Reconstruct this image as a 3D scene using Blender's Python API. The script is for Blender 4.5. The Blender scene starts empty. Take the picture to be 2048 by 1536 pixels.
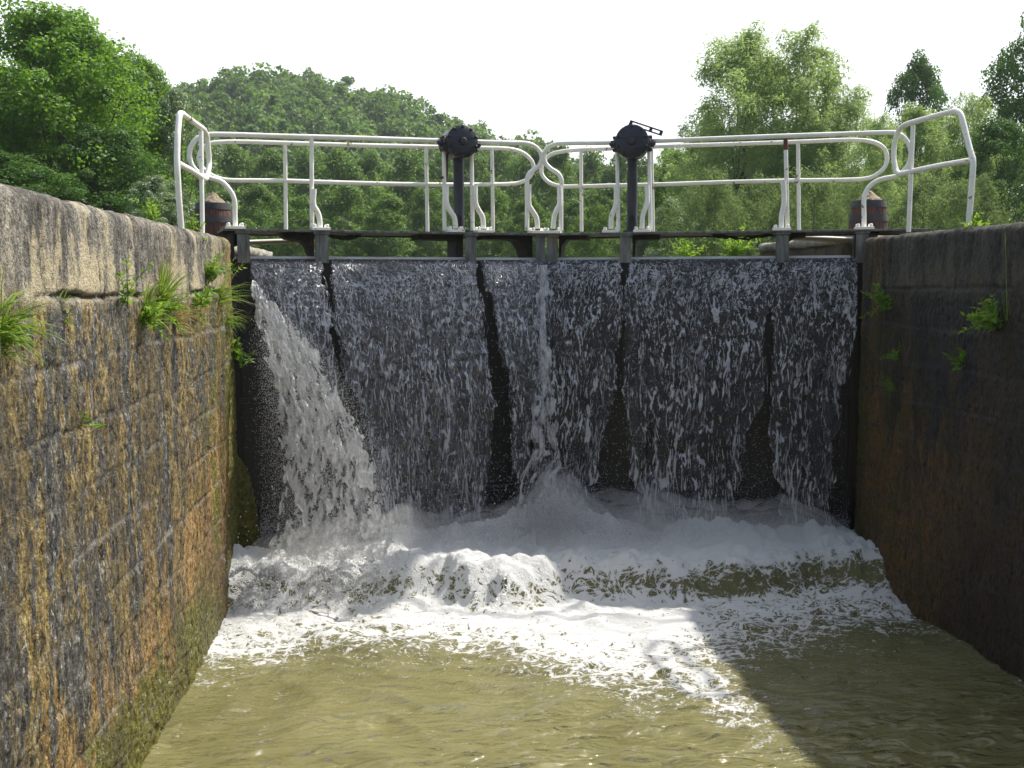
import bpy, math, random
import numpy as np
from mathutils import Vector, Matrix
R = math.radians
random.seed(7)
scn = bpy.context.scene
col = scn.collection

# ------------------------------------------------------------------ camera
FPX, CX, CY = 2060.0, 1024.0, 768.0
CAMZ = 2.48
PITCH, YAW, ROLL = R(5.573), R(5.355), R(-0.22)
rot = Matrix.Rotation(-YAW, 3, 'Z') @ Matrix.Rotation(math.pi/2-PITCH, 3, 'X') @ Matrix.Rotation(ROLL, 3, 'Z')
cd = bpy.data.cameras.new('camera'); cam = bpy.data.objects.new('camera', cd); col.objects.link(cam)
cam.matrix_world = Matrix.Translation((0, 0, CAMZ)) @ rot.to_4x4()
cd.sensor_width = 36; cd.lens = 36*FPX/2048; cd.clip_start = 0.05; cd.clip_end = 3000
scn.camera = cam
CAM = Vector((0, 0, CAMZ))
RN = np.array(rot)

# ------------------------------------------------------------------ light
TOSUN = Vector((1.8, 1.0, 2.9)).normalized()
EL = math.asin(TOSUN.z); AZ = math.atan2(TOSUN.x, TOSUN.y)
w = bpy.data.worlds.new('World'); scn.world = w; w.use_nodes = True
wn = w.node_tree; wn.nodes.clear()
sky = wn.nodes.new('ShaderNodeTexSky'); sky.sky_type = 'NISHITA'; sky.sun_disc = False
sky.sun_elevation = EL; sky.sun_rotation = AZ; sky.air_density = 1.0; sky.dust_density = 3.0; sky.ozone_density = 1.0
bg = wn.nodes.new('ShaderNodeBackground'); bg.inputs[1].default_value = 0.13
wo = wn.nodes.new('ShaderNodeOutputWorld')
# thin bright veil of haze over the sky, strongest low down on the sunny side
tcw = wn.nodes.new('ShaderNodeTexCoord'); dotn = wn.nodes.new('ShaderNodeVectorMath'); dotn.operation = 'DOT_PRODUCT'
dotn.inputs[1].default_value = Vector((.45, .88, .18)).normalized()
mr = wn.nodes.new('ShaderNodeMapRange'); mr.interpolation_type = 'SMOOTHSTEP'
mr.inputs[1].default_value = .1; mr.inputs[2].default_value = .8; mr.inputs[3].default_value = .12; mr.inputs[4].default_value = 1.0
mxw = wn.nodes.new('ShaderNodeMix'); mxw.data_type = 'RGBA'; mxw.inputs[7].default_value = (7.2, 7.5, 7.7, 1)
wn.links.new(tcw.outputs['Generated'], dotn.inputs[0]); wn.links.new(dotn.outputs['Value'], mr.inputs[0]); wn.links.new(mr.outputs[0], mxw.inputs[0])
wn.links.new(sky.outputs[0], mxw.inputs[6]); wn.links.new(mxw.outputs[2], bg.inputs[0]); wn.links.new(bg.outputs[0], wo.inputs[0])
sd = bpy.data.lights.new('sun', 'SUN'); sd.energy = 5.0; sd.angle = R(1.1); sd.color = (1.0, 0.95, 0.86)
sun = bpy.data.objects.new('sun', sd); col.objects.link(sun)
sun.rotation_euler = TOSUN.to_track_quat('Z', 'Y').to_euler(); sun.location = (20, 10, 40)
scn.view_settings.view_transform = 'Standard'; scn.view_settings.look = 'None'
scn.view_settings.exposure = 0.55; scn.view_settings.gamma = 1
scn.cycles.max_bounces = 8; scn.cycles.transparent_max_bounces = 24; scn.cycles.volume_bounces = 2
scn.cycles.sample_clamp_indirect = 6; scn.cycles.caustics_reflective = False; scn.cycles.caustics_refractive = False

# ------------------------------------------------------------------ helpers
def ray(px, py):
    return (rot @ Vector(((px-CX)/FPX, (CY-py)/FPX, -1.0))).normalized()
def at(px, py, Y):
    d = ray(px, py); return CAM + d*(Y/d.y)
def at_x(px, py, X):
    d = ray(px, py); return CAM + d*(X/d.x)
def at_z(px, py, Z):
    d = ray(px, py); return CAM + d*((Z-CAMZ)/d.z)
def on_plane(px, py, p, n):
    d = ray(px, py); return CAM + d*((p-CAM).dot(n)/d.dot(n))
def project(P):
    Q = (np.asarray(P)-np.array([0, 0, CAMZ])) @ RN
    return CX + FPX*Q[:, 0]/-Q[:, 2], CY - FPX*Q[:, 1]/-Q[:, 2]

def tag(o, label=None, cat=None, group=None, kind=None):
    if label: o['label'] = label
    if cat: o['category'] = cat
    if group: o['group'] = group
    if kind: o['kind'] = kind
    return o
def empty(name, loc=(0, 0, 0), parent=None):
    o = bpy.data.objects.new(name, None); o.location = loc; o.empty_display_size = 0.1
    col.objects.link(o)
    if parent: o.parent = parent
    return o
def mesh_np(name, V, F, mat=None, parent=None, attrs=None, smooth=True, off=None):
    V = np.asarray(V, dtype=np.float32).reshape(-1, 3)
    F = np.asarray(F, dtype=np.int32)
    if off is not None: V = V - np.array(off, dtype=np.float32)
    me = bpy.data.meshes.new(name)
    k = F.shape[1]
    me.vertices.add(len(V)); me.vertices.foreach_set('co', V.ravel())
    me.loops.add(F.size); me.loops.foreach_set('vertex_index', F.ravel())
    me.polygons.add(len(F)); me.polygons.foreach_set('loop_start', np.arange(0, F.size, k, dtype=np.int32))
    try: me.polygons.foreach_set('loop_total', np.full(len(F), k, dtype=np.int32))
    except Exception: pass
    me.polygons.foreach_set('use_smooth', np.full(len(F), smooth))
    me.update(calc_edges=True); me.validate()
    for n, a in (attrs or {}).items():
        at_ = me.attributes.new(n, 'FLOAT', 'POINT'); at_.data.foreach_set('value', np.asarray(a, dtype=np.float32).ravel())
    if mat: me.materials.append(mat)
    o = bpy.data.objects.new(name, me); col.objects.link(o)
    if off is not None: o.location = off
    if parent: o.parent = parent
    return o
def gridfaces(nr, nc):
    i = np.arange(nr-1)[:, None]*nc + np.arange(nc-1)[None, :]
    return np.stack([i, i+1, i+nc+1, i+nc], -1).reshape(-1, 4)

class MB:
    """collects quads (tubes, boxes, lathes) into one mesh"""
    def __init__(s): s.v = []; s.f = []; s.n = 0
    def add(s, V, F):
        V = [tuple(p) for p in V]
        for f in F: s.f.append(tuple(i+s.n for i in f))
        s.v += V; s.n += len(V); return s
    def box(s, c, e1, e2, e3):
        """centre and three half-vectors"""
        c = Vector(c); e1, e2, e3 = Vector(e1), Vector(e2), Vector(e3)
        V = [c + a*e1 + b*e2 + d*e3 for a in (-1, 1) for b in (-1, 1) for d in (-1, 1)]
        return s.add(V, [(0, 1, 3, 2), (4, 6, 7, 5), (0, 4, 5, 1), (2, 3, 7, 6), (0, 2, 6, 4), (1, 5, 7, 3)])
    def tube(s, pts, r, seg=12, cap=True):
        pts = [Vector(p) for p in pts]; n = len(pts)
        rr = r if hasattr(r, '__len__') else [r]*n
        t = [(pts[min(i+1, n-1)]-pts[max(i-1, 0)]).normalized() for i in range(n)]
        a = Vector((0, 0, 1)) if abs(t[0].z) < .9 else Vector((1, 0, 0))
        u = t[0].cross(a).normalized(); V = []
        for i in range(n):
            u = (u - t[i]*u.dot(t[i])).normalized(); q = t[i].cross(u)
            for k in range(seg):
                an = 2*math.pi*k/seg
                V.append(pts[i] + (u*math.cos(an)+q*math.sin(an))*rr[i])
        F = [(i*seg+k, i*seg+(k+1) % seg, (i+1)*seg+(k+1) % seg, (i+1)*seg+k) for i in range(n-1) for k in range(seg)]
        if cap: F += [tuple(range(seg-1, -1, -1)), tuple((n-1)*seg+k for k in range(seg))]
        return s.add(V, F)
    def lathe(s, prof, c, ax=(0, 0, 1), seg=32, flat=1.0):
        ax = Vector(ax).normalized(); a = Vector((0, 0, 1)) if abs(ax.z) < .9 else Vector((1, 0, 0))
        u = ax.cross(a).normalized(); q = ax.cross(u); c = Vector(c); V = []
        for r, h in prof:
            for k in range(seg):
                an = 2*math.pi*k/seg
                V.append(c + ax*h + (u*math.cos(an)+q*math.sin(an)*flat)*r)
        n = len(prof)
        F = [(i*seg+k, i*seg+(k+1) % seg, (i+1)*seg+(k+1) % seg, (i+1)*seg+k) for i in range(n-1) for k in range(seg)]
        F += [tuple(range(seg-1, -1, -1)), tuple((n-1)*seg+k for k in range(seg))]
        return s.add(V, F)
    def build(s, name, mat, parent=None, smooth=True, bevel=0):
        me = bpy.data.meshes.new(name); me.from_pydata(s.v, [], s.f); me.update()
        me.materials.append(mat)
        if smooth:
            for p in me.polygons: p.use_smooth = True
            try: me.set_sharp_from_angle(angle=R(40))
            except Exception: pass
        o = bpy.data.objects.new(name, me); col.objects.link(o)
        if parent: o.parent = parent
        if bevel:
            b = o.modifiers.new('bevel', 'BEVEL'); b.width = bevel; b.segments = 2; b.limit_method = 'ANGLE'
        return o
def spline(P, k=8):
    P = [Vector(p) for p in P]; out = []
    n = len(P)
    for i in range(n-1):
        p0, p1, p2, p3 = P[max(i-1, 0)], P[i], P[i+1], P[min(i+2, n-1)]
        m = k if (p2-p1).length < .3 else 3*k
        # centripetal-ish: clamp tangents by the segment length to avoid overshoot on long straight runs
        L = (p2-p1).length
        t1 = (p2-p0); t2 = (p3-p1)
        t1 = t1.normalized()*L if t1.length > 0 else t1; t2 = t2.normalized()*L if t2.length > 0 else t2
        for j in range(m):
            t = j/m; t_2 = t*t; t_3 = t_2*t
            out.append(p1*(2*t_3-3*t_2+1) + t1*(t_3-2*t_2+t) + p2*(-2*t_3+3*t_2) + t2*(t_3-t_2))
    out.append(P[-1]); return out

# gradient noise in numpy -------------------------------------------------
def _h(ix, iy, iz, seed):
    h = (ix.astype(np.int64)*374761393 + iy.astype(np.int64)*668265263 + iz.astype(np.int64)*2147483647 + seed*974634777) & 0xffffffff
    h = ((h ^ (h >> 13))*1274126177) & 0xffffffff
    h = ((h ^ (h >> 16))*2246822519) & 0xffffffff
    return h ^ (h >> 15)
def noise(x, y, z=None, seed=0):
    x = np.asarray(x, dtype=np.float64); y = np.asarray(y, dtype=np.float64)
    x, y = np.broadcast_arrays(x, y)
    x = x+seed*17.13; y = y+seed*5.71
    ix, iy = np.floor(x), np.floor(y); fx, fy = x-ix, y-iy
    sx = fx*fx*fx*(fx*(fx*6-15)+10); sy = fy*fy*fy*(fy*(fy*6-15)+10)
    zz = np.zeros_like(ix)
    def g(dx, dy):
        a = _h(ix+dx, iy+dy, zz, seed).astype(np.float64)*(2*math.pi/4294967296.0)
        return np.cos(a)*(fx-dx)+np.sin(a)*(fy-dy)
    a = g(0, 0)*(1-sx)+g(1, 0)*sx; b = g(0, 1)*(1-sx)+g(1, 1)*sx
    return (a*(1-sy)+b*sy)*1.5
def fbm(x, y, o=4, seed=0, g=.5, lac=2.03):
    s = 0; a = 1; t = 0
    for i in range(o):
        s = s+a*noise(x*lac**i, y*lac**i, seed=seed+i*7); t += a; a *= g
    return s/t
def ridge(x, y, o=3, seed=0):
    s = 0; a = 1; t = 0
    for i in range(o):
        s = s+a*(1-np.abs(noise(x*2.1**i, y*2.1**i, seed=seed+i*7))*2.2); t += a; a *= .5
    return s/t
def sst(a, b, x):
    t = np.clip((x-a)/(b-a), 0, 1); return t*t*(3-2*t)

# ------------------------------------------------------------------ materials
class NT:
    def __init__(s, name):
        s.m = bpy.data.materials.new(name); s.m.use_nodes = True
        s.t = s.m.node_tree; s.t.nodes.clear(); s.out = s.t.nodes.new('ShaderNodeOutputMaterial')
    def n(s, typ, ins=None, **kw):
        nd = s.t.nodes.new('ShaderNode'+typ)
        for k, v in kw.items(): setattr(nd, k, v)
        for k, v in (ins or {}).items():
            if isinstance(v, bpy.types.NodeSocket): s.t.links.new(v, nd.inputs[k])
            elif isinstance(v, bpy.types.Node): s.t.links.new(v.outputs[0], nd.inputs[k])
            else:
                if isinstance(v, tuple) and len(v) == 3 and nd.inputs[k].type == 'RGBA': v = v+(1,)
                nd.inputs[k].default_value = v
        return nd
    def attr(s, name): return s.n('Attribute', attribute_name=name).outputs['Fac']
    def coord(s, sc=(1, 1, 1), loc=(0, 0, 0), which='Object'):
        tc = s.n('TexCoord'); return s.n('Mapping', {'Vector': tc.outputs[which], 'Scale': sc, 'Location': loc}).outputs[0]
    def noise(s, vec, scale, detail=4, rough=.55, dist=0):
        return s.n('TexNoise', {'Vector': vec, 'Scale': scale, 'Detail': detail, 'Roughness': rough, 'Distortion': dist}).outputs[0]
    def ramp(s, fac, stops, interp='LINEAR'):
        r = s.n('ValToRGB', {'Fac': fac}); cr = r.color_ramp; cr.interpolation = interp
        while len(cr.elements) < len(stops): cr.elements.new(.5)
        for e, (p, c) in zip(cr.elements, stops):
            e.position = p; e.color = (c if hasattr(c, '__len__') else (c, c, c))+(() if hasattr(c, '__len__') and len(c) == 4 else (1,))
        return r.outputs[0]
    def mix(s, f, a, b, blend='MIX'):
        m = s.n('Mix', data_type='RGBA', blend_type=blend)
        for i, v in ((0, f), (6, a), (7, b)):
            if isinstance(v, bpy.types.NodeSocket): s.t.links.new(v, m.inputs[i])
            else: m.inputs[i].default_value = v if not (hasattr(v, '__len__') and len(v) == 3) else tuple(v)+(1,)
        return m.outputs[2]
    def math(s, op, a, b=0.0, clamp=False):
        m = s.n('Math', operation=op, use_clamp=clamp)
        for i, v in ((0, a), (1, b)):
            if isinstance(v, bpy.types.NodeSocket): s.t.links.new(v, m.inputs[i])
            else: m.inputs[i].default_value = v
        return m.outputs[0]
    def bump(s, h, strength=.5, dist=.01, normal=None):
        ins = {'Height': h, 'Strength': strength, 'Distance': dist}
        if normal: ins['Normal'] = normal
        return s.n('Bump', ins).outputs[0]
    def bsdf(s, **k):
        return s.n('BsdfPrincipled', {a.replace('_', ' '): b for a, b in k.items()})
    def done(s, sh, vol=None):
        s.t.links.new(sh.outputs[0] if isinstance(sh, bpy.types.Node) else sh, s.out.inputs[0]); return s.m

def m_paint():
    a = NT('white_paint'); v = a.coord()
    n1 = a.noise(v, 3.2, 6, .7); n2 = a.noise(v, 22, 5, .65)
    chips = a.ramp(a.math('ADD', a.math('MULTIPLY', n1, .5), a.math('MULTIPLY', n2, .5)), [(.592, 0.0), (.615, 1.0)])
    rust = a.ramp(n2, [(.4, (.05, .025, .015)), (.7, (.16, .06, .025))])
    grime = a.mix(a.ramp(a.noise(v, 6, 5, .7), [(.35, 0.0), (.75, .75)]), (.88, .86, .79), (.66, .61, .50))
    c = a.mix(chips, grime, rust)
    nb = a.bump(a.noise(v, 60, 4, .6), .25, .004)
    return a.done(a.bsdf(Base_Color=c, Roughness=a.ramp(n2, [(.3, .25), (.8, .55)]), Normal=nb))
def m_iron(name='black_iron', base=(.010, .011, .018), hi=(.03, .03, .042), rough=.42, rust=.25):
    a = NT(name); v = a.coord()
    n = a.noise(v, 9, 6, .7)
    c = a.mix(a.ramp(n, [(.35, 0.0), (.7, 1.0)]), base, hi)
    c = a.mix(a.math('MULTIPLY', a.ramp(a.noise(v, 14, 6, .75), [(.58, 0.0), (.66, 1.0)]), rust), c, (.16, .07, .03))
    return a.done(a.bsdf(Base_Color=c, Roughness=rough, Normal=a.bump(a.noise(v, 70, 5, .65), .5, .004)))
def m_steel():
    a = NT('weathered_steel'); v = a.coord(); vs = a.coord((9, 9, 1.3))
    n = a.noise(v, 5, 6, .7); st = a.noise(vs, 3, 5, .65)
    c = a.mix(a.ramp(st, [(.32, 0.0), (.68, 1.0)]), (.045, .045, .042), (.20, .20, .18))
    c = a.mix(a.ramp(n, [(.58, 0.0), (.68, .8)]), c, (.12, .075, .03))
    return a.done(a.bsdf(Base_Color=c, Roughness=.6, Normal=a.bump(st, .5, .006)))
def m_skin():
    a = NT('wet_gate_plate'); v = a.coord((6, 6, 1.0))
    n = a.noise(v, 2.2, 7, .7)
    c = a.ramp(n, [(.3, (.004, .004, .004)), (.6, (.012, .011, .009)), (.8, (.03, .024, .015))])
    return a.done(a.bsdf(Base_Color=c, Roughness=.35, Normal=a.bump(n, .6, .02)))
def m_wall(shade=False):
    a = NT('shade_darkened_stone' if shade else 'mossy_stone')
    v = a.coord(); vv = a.coord((1, 1, .22)); vw = a.coord((1, 1, .38))
    z = a.n('SeparateXYZ', {0: v}).outputs[2]; y = a.n('SeparateXYZ', {0: v}).outputs[1]
    joint = a.attr('joint'); blk = a.attr('blk'); cav = a.attr('cav')
    big = a.noise(a.coord((1, 1, .5)), 1.3, 5, .6)
    streak = a.noise(vv, 7, 7, .68, .3)
    fine = a.noise(vw, 28, 6, .72)
    speck = a.noise(v, 75, 4, .7)
    # dry coping stone: grey and cream with dark run marks
    cop = a.ramp(a.math('ADD', a.math('MULTIPLY', a.noise(vv, 11, 8, .75), .7), a.math('MULTIPLY', a.noise(a.coord((1, 1, .5)), 2.2, 3, .6), .3)), [(.36, (.025, .022, .02)), (.45, (.13, .12, .105)), (.53, (.34, .31, .26)), (.62, (.60, .55, .43))])
    cop = a.mix(a.ramp(speck, [(.42, .75), (.56, 0.0)]), cop, (.05, .047, .045))
    lowc = a.n('MapRange', {'Value': z, 'From Min': 2.72, 'From Max': 2.50}).outputs[0]
    cop = a.mix(a.ramp(a.math('ADD', a.noise(a.coord((1, 1, .35)), 6, 6, .7), a.math('MULTIPLY', lowc, .10)), [(.54, 0.0), (.63, .85)]), cop, (.60, .51, .33))
    cop = a.mix(a.ramp(a.math('SUBTRACT', a.noise(v, 13, 7, .75), a.math('MULTIPLY', lowc, .08)), [(.54, 0.0), (.62, .8)]), cop, (.045, .04, .035))
    cop = a.mix(a.ramp(a.noise(v, 9, 7, .7), [(.60, 0.0), (.70, .6)]), cop, (.55, .53, .48))
    # wet masonry: dark stone, ochre and olive growth, orange stain
    fine2 = a.noise(a.coord((1, 1, .45)), 62, 5, .75)
    fx = a.math('ADD', a.math('MULTIPLY', fine, .55), a.math('MULTIPLY', fine2, .45))
    wet = a.ramp(fx, [(.42, (.008, .008, .008)), (.48, (.048, .046, .043)), (.54, (.12, .115, .105)), (.61, (.40, .39, .36))])
    ochre = a.ramp(fx, [(.42, (.014, .010, .004)), (.485, (.18, .118, .028)), (.60, (.50, .38, .14))])
    och_m = a.ramp(a.math('ADD', a.math('ADD', a.math('MULTIPLY', streak, .45), a.math('MULTIPLY', a.noise(a.coord((1, 1, .55)), 9, 7, .75, .5), .40)), a.math('MULTIPLY', a.noise(a.coord((1, 1, .10)), 4.2, 3, .6), .42)), [(.60, 0.0), (.655, .96)])
    body = a.mix(och_m, wet, ochre)
    tan_z = a.n('MapRange', {'Value': z, 'From Min': 1.9, 'From Max': .3, 'To Min': 0.0, 'To Max': .30}).outputs[0]
    tan_y = a.n('MapRange', {'Value': y, 'From Min': 5.0, 'From Max': 8.4, 'To Min': 0.0, 'To Max': .26}).outputs[0]
    tan_y2 = a.n('MapRange', {'Value': y, 'From Min': 6.2, 'From Max': 7.6}).outputs[0]
    tanm = a.ramp(a.math('ADD', a.math('ADD', a.math('ADD', tan_z, tan_y), a.math('MULTIPLY', streak, .55)), a.math('MULTIPLY', a.noise(a.coord((1, 1, .10), (3, 5, 1)), 3.6, 3, .6), .55)), [(.76, 0.0), (.86, .95)])
    tanc = a.ramp(fx, [(.42, (.040, .020, .006)), (.485, (.29, .160, .044)), (.60, (.56, .38, .15))])
    body = a.mix(tanm, body, tanc)
    mossm = a.ramp(a.math('ADD', a.math('MULTIPLY', a.noise(vw, 5, 7, .72), .8), a.math('ADD', a.math('MULTIPLY', tan_y, .62), a.attr('moss'))), [(.505, 0.0), (.60, .95)])
    mossc = a.ramp(a.noise(v, 40, 5, .7), [(.3, (.022, .024, .003)), (.52, (.14, .135, .018)), (.72, (.34, .33, .06))])
    body = a.mix(mossm, body, mossc)
    body = a.mix(a.ramp(a.noise(a.coord((1, 1, .6)), 48, 3, .5), [(.66, 0.0), (.70, .9)]), body, (.50, .49, .46))
    zc = a.math('ADD', z, a.math('MULTIPLY', a.math('SUBTRACT', a.noise(v, 4, 5, .7), .5), .22))
    copm = a.ramp(a.n('MapRange', {'Value': zc, 'From Min': 2.36, 'From Max': 2.46}).outputs[0], [(0, 0.0), (1, 1.0)])
    copy_ = a.ramp(a.n('MapRange', {'Value': y, 'From Min': 7.5, 'From Max': 8.3}).outputs[0], [(0, 1.0), (1, .35)])
    c = a.mix(a.math('MULTIPLY', copm, copy_), body, cop)
    lich = a.ramp(a.math('ADD', a.noise(v, 14, 6, .75), a.n('MapRange', {'Value': y, 'From Min': 7.7, 'From Max': 8.4, 'To Min': -.1, 'To Max': .12}).outputs[0]), [(.62, 0.0), (.68, .9)])
    c = a.mix(a.math('MULTIPLY', lich, copm), c, (.30, .14, .02))
    stain = a.ramp(a.math('ADD', a.math('MULTIPLY', a.noise(a.coord((1, 1, .28)), 1.7, 5, .65), .7), a.math('MULTIPLY', a.noise(vv, 5, 4, .6), .3)), [(.40, .62), (.53, 0.0)])
    c = a.mix(a.math('MULTIPLY', stain, a.mix(copm, (1, 1, 1), (.35, .35, .35))), c, a.mix(fx, (.006, .005, .004), (.10, .085, .06)))
    # mortar lines: partly pale, partly dark
    jm = a.math('MULTIPLY', joint, a.ramp(a.noise(v, 3.1, 4, .7), [(.44, .10), (.64, .75)]))
    jc = a.mix(a.ramp(a.noise(v, 2.3, 4, .7), [(.46, 0.0), (.54, 1.0)]), (.018, .014, .010), (.33, .31, .27))
    c = a.mix(jm, c, jc)
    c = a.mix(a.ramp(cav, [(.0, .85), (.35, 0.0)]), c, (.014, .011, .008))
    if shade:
        c = a.mix(1.0, c, a.mix(a.math('MULTIPLY', tanm, tan_y2), (.18, .178, .172), (.48, .42, .31)), 'MULTIPLY')  # shade put into the colour: wall facing away from the sun multiplied darker
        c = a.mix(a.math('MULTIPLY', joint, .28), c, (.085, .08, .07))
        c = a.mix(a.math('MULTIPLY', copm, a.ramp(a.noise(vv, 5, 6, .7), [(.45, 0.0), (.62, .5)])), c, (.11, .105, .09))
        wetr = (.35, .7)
    else: wetr = (.22, .7)
    ro = a.mix(copm, a.ramp(fine, [(.35, wetr[0]), (.7, wetr[1])]), (.85, .85, .85))
    pits = a.ramp(a.noise(a.coord((1, 1, .5)), 95, 4, .7), [(.36, .9), (.44, 0.0)])
    c = a.mix(a.math('MULTIPLY', pits, a.mix(copm, (1, 1, 1), (.5, .5, .5))), c, (.010, .008, .006))
    hgt = a.math('ADD', a.math('MULTIPLY', fine, 1.0), a.math('MULTIPLY', speck, .75))
    nb = a.bump(hgt, 1.0, .024)
    pb = a.bsdf(Base_Color=c, Roughness=ro, Normal=nb)
    if not shade: pb.inputs['IOR'].default_value = 1.42
    return a.done(pb)
def m_leaf(name, dark, mid, light, trans=.45, sp=.0):
    a = NT(name); t = a.attr('tint'); oi = a.n('ObjectInfo').outputs['Random']
    t2 = a.math('ADD', a.math('MULTIPLY', t, .8), a.math('MULTIPLY', oi, .2))
    c = a.ramp(t2, [(0, dark), (.5, mid), (1, light)])
    d = a.n('BsdfDiffuse', {'Color': c}); tr = a.n('BsdfTranslucent', {'Color': a.mix(.5, c, (min(light[0]*1.6, 1), min(light[1]*1.5, 1), light[2]*.8))})
    m1 = a.n('MixShader', {0: trans, 1: d, 2: tr})
    g = a.n('BsdfGlossy', {'Color': (1, 1, 1), 'Roughness': .5})
    return a.done(a.n('MixShader', {0: .025+sp, 1: m1, 2: g}))
def m_bark(name='bark', c1=(.03, .025, .02), c2=(.12, .10, .085)):
    a = NT(name); n = a.noise(a.coord((6, 6, 1)), 5, 6, .7)
    return a.done(a.bsdf(Base_Color=a.ramp(n, [(.3, c1), (.7, c2)]), Roughness=.9, Normal=a.bump(n, .8, .03)))
def m_pool():
    a = NT('pool_water'); v = a.coord(); d = a.attr('foam')
    def warp(vec, sc, am):
        t = a.n('TexNoise', {'Vector': vec, 'Scale': sc, 'Detail': 2}).outputs[1]
        m_ = a.n('VectorMath', {0: t, 1: (.5, .5, .5)}, operation='SUBTRACT').outputs[0]
        return a.n('VectorMath', {0: vec, 1: a.n('VectorMath', {0: m_, 1: (am, am, am)}, operation='MULTIPLY').outputs[0]}, operation='ADD').outputs[0]
    wv = warp(warp(v, 3.5, .35), 14.0, .09)
    ve = a.n('TexVoronoi', {'Vector': wv, 'Scale': 9.0, 'Randomness': 1.0}, feature='DISTANCE_TO_EDGE').outputs['Distance']
    ve2 = a.n('TexVoronoi', {'Vector': wv, 'Scale': 27.0, 'Randomness': 1.0}, feature='DISTANCE_TO_EDGE').outputs['Distance']
    lace = a.math('MINIMUM', a.math('MULTIPLY', ve, 1.8), a.math('ADD', a.math('MULTIPLY', ve2, 2.6), .05))
    nz = a.noise(a.coord((1, 1.5, 1)), 26, 6, .75); nl = a.noise(a.coord((1, 1.7, 1)), 5, 4, .65)
    fac = a.math('ADD', a.math('MULTIPLY', d, 1.45), a.math('MULTIPLY', a.math('SUBTRACT', nz, .5), 1.9))
    fac = a.math('ADD', fac, a.math('MULTIPLY', a.math('SUBTRACT', nl, .5), 1.3))
    fac = a.math('SUBTRACT', fac, a.math('MULTIPLY', lace, 1.7))
    f = a.ramp(fac, [(.28, 0.0), (.50, 1.0)])
    murk = a.ramp(a.noise(v, 1.2, 4, .6), [(.3, (.122, .114, .046)), (.7, (.172, .160, .068))])
    rip = a.math('ADD', a.noise(a.coord((1, 2.1, 1)), 4.0, 2, .40, .9), a.math('MULTIPLY', a.noise(a.coord((1, 2.0, 1)), 13, 3, .45, .4), .16))
    rip = a.math('ADD', rip, a.math('MULTIPLY', a.noise(v, 34, 3, .6), a.math('MULTIPLY', a.attr('chop'), .42)))
    nb = a.bump(rip, .9, .11)
    frn = a.n('Fresnel', {'IOR': 1.45, 'Normal': nb}).outputs[0]
    water = a.n('MixShader', {0: frn, 1: a.n('BsdfDiffuse', {'Color': murk}), 2: a.n('BsdfGlossy', {'Roughness': .05, 'Normal': nb})})
    fb = a.bump(a.math('ADD', a.math('ADD', nz, f), a.noise(v, 70, 4, .7)), .8, .022)
    dif = a.n('BsdfDiffuse', {'Color': (.90, .90, .88), 'Normal': fb}); tr = a.n('BsdfTranslucent', {'Color': (.75, .76, .74)})
    foam = a.n('MixShader', {0: .25, 1: dif, 2: tr})
    foam = a.n('MixShader', {0: .12, 1: foam, 2: a.n('BsdfGlossy', {'Roughness': .25, 'Normal': fb})})
    return a.done(a.n('MixShader', {0: f, 1: water, 2: foam}))
def m_fall(name='falling_water', white=(.74, .75, .79), tint=(.84, .83, .82), gloss=.22):
    a = NT(name); v = a.coord((1, 1, .35)); f = a.attr('foam')
    n = a.noise(v, 60, 4, .65)
    ff = a.ramp(a.math('ADD', f, a.math('MULTIPLY', a.math('SUBTRACT', n, .5), .8)), [(.25, 0.0), (.85, 1.0)])
    film = a.ramp(a.noise(a.coord((1, 1, .5)), 6, 5, .7), [(.38, .04), (.72, .27)])
    nb = a.bump(a.noise(a.coord((1, 1, .3)), 42, 5, .7), .9, .02)
    fr = a.n('LayerWeight', {'Blend': .27, 'Normal': nb}).outputs['Fresnel']
    fr = a.math('ADD', a.math('MULTIPLY', fr, .7), .015, True)
    gl = a.n('BsdfGlossy', {'Color': (.95, .96, 1.0), 'Roughness': .14, 'Normal': nb})
    tp = a.n('BsdfTransparent', {'Color': tint})
    wat = a.n('MixShader', {0: fr, 1: tp, 2: gl})
    wat = a.n('MixShader', {0: film, 1: wat, 2: a.n('BsdfTranslucent', {'Color': (.30, .285, .275), 'Normal': nb})})
    wat = a.n('MixShader', {0: a.math('MULTIPLY', film, .6), 1: wat, 2: a.n('BsdfDiffuse', {'Color': (.30, .285, .275), 'Normal': nb})})
    df = a.n('MixShader', {0: .45, 1: a.n('BsdfDiffuse', {'Color': white}), 2: a.n('BsdfTranslucent', {'Color': white})})
    fo = a.n('MixShader', {0: gloss, 1: df, 2: a.n('BsdfGlossy', {'Roughness': .22, 'Normal': nb})})
    return a.done(a.n('MixShader', {0: ff, 1: wat, 2: fo}))
def m_drop(name='water_drops', c=(.80, .81, .83), g=.3):
    a = NT(name)
    df = a.n('MixShader', {0: .5, 1: a.n('BsdfDiffuse', {'Color': c}), 2: a.n('BsdfTranslucent', {'Color': c})})
    return a.done(a.n('MixShader', {0: g, 1: df, 2: a.n('BsdfGlossy', {'Roughness': .15})}))
def m_simple(name, c1, c2, sc=8, rough=.8, b=.4, stretch=(1, 1, 1)):
    a = NT(name); n = a.noise(a.coord(stretch), sc, 6, .7)
    return a.done(a.bsdf(Base_Color=a.ramp(n, [(.32, c1), (.68, c2)]), Roughness=rough, Normal=a.bump(n, b, .02)))

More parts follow.
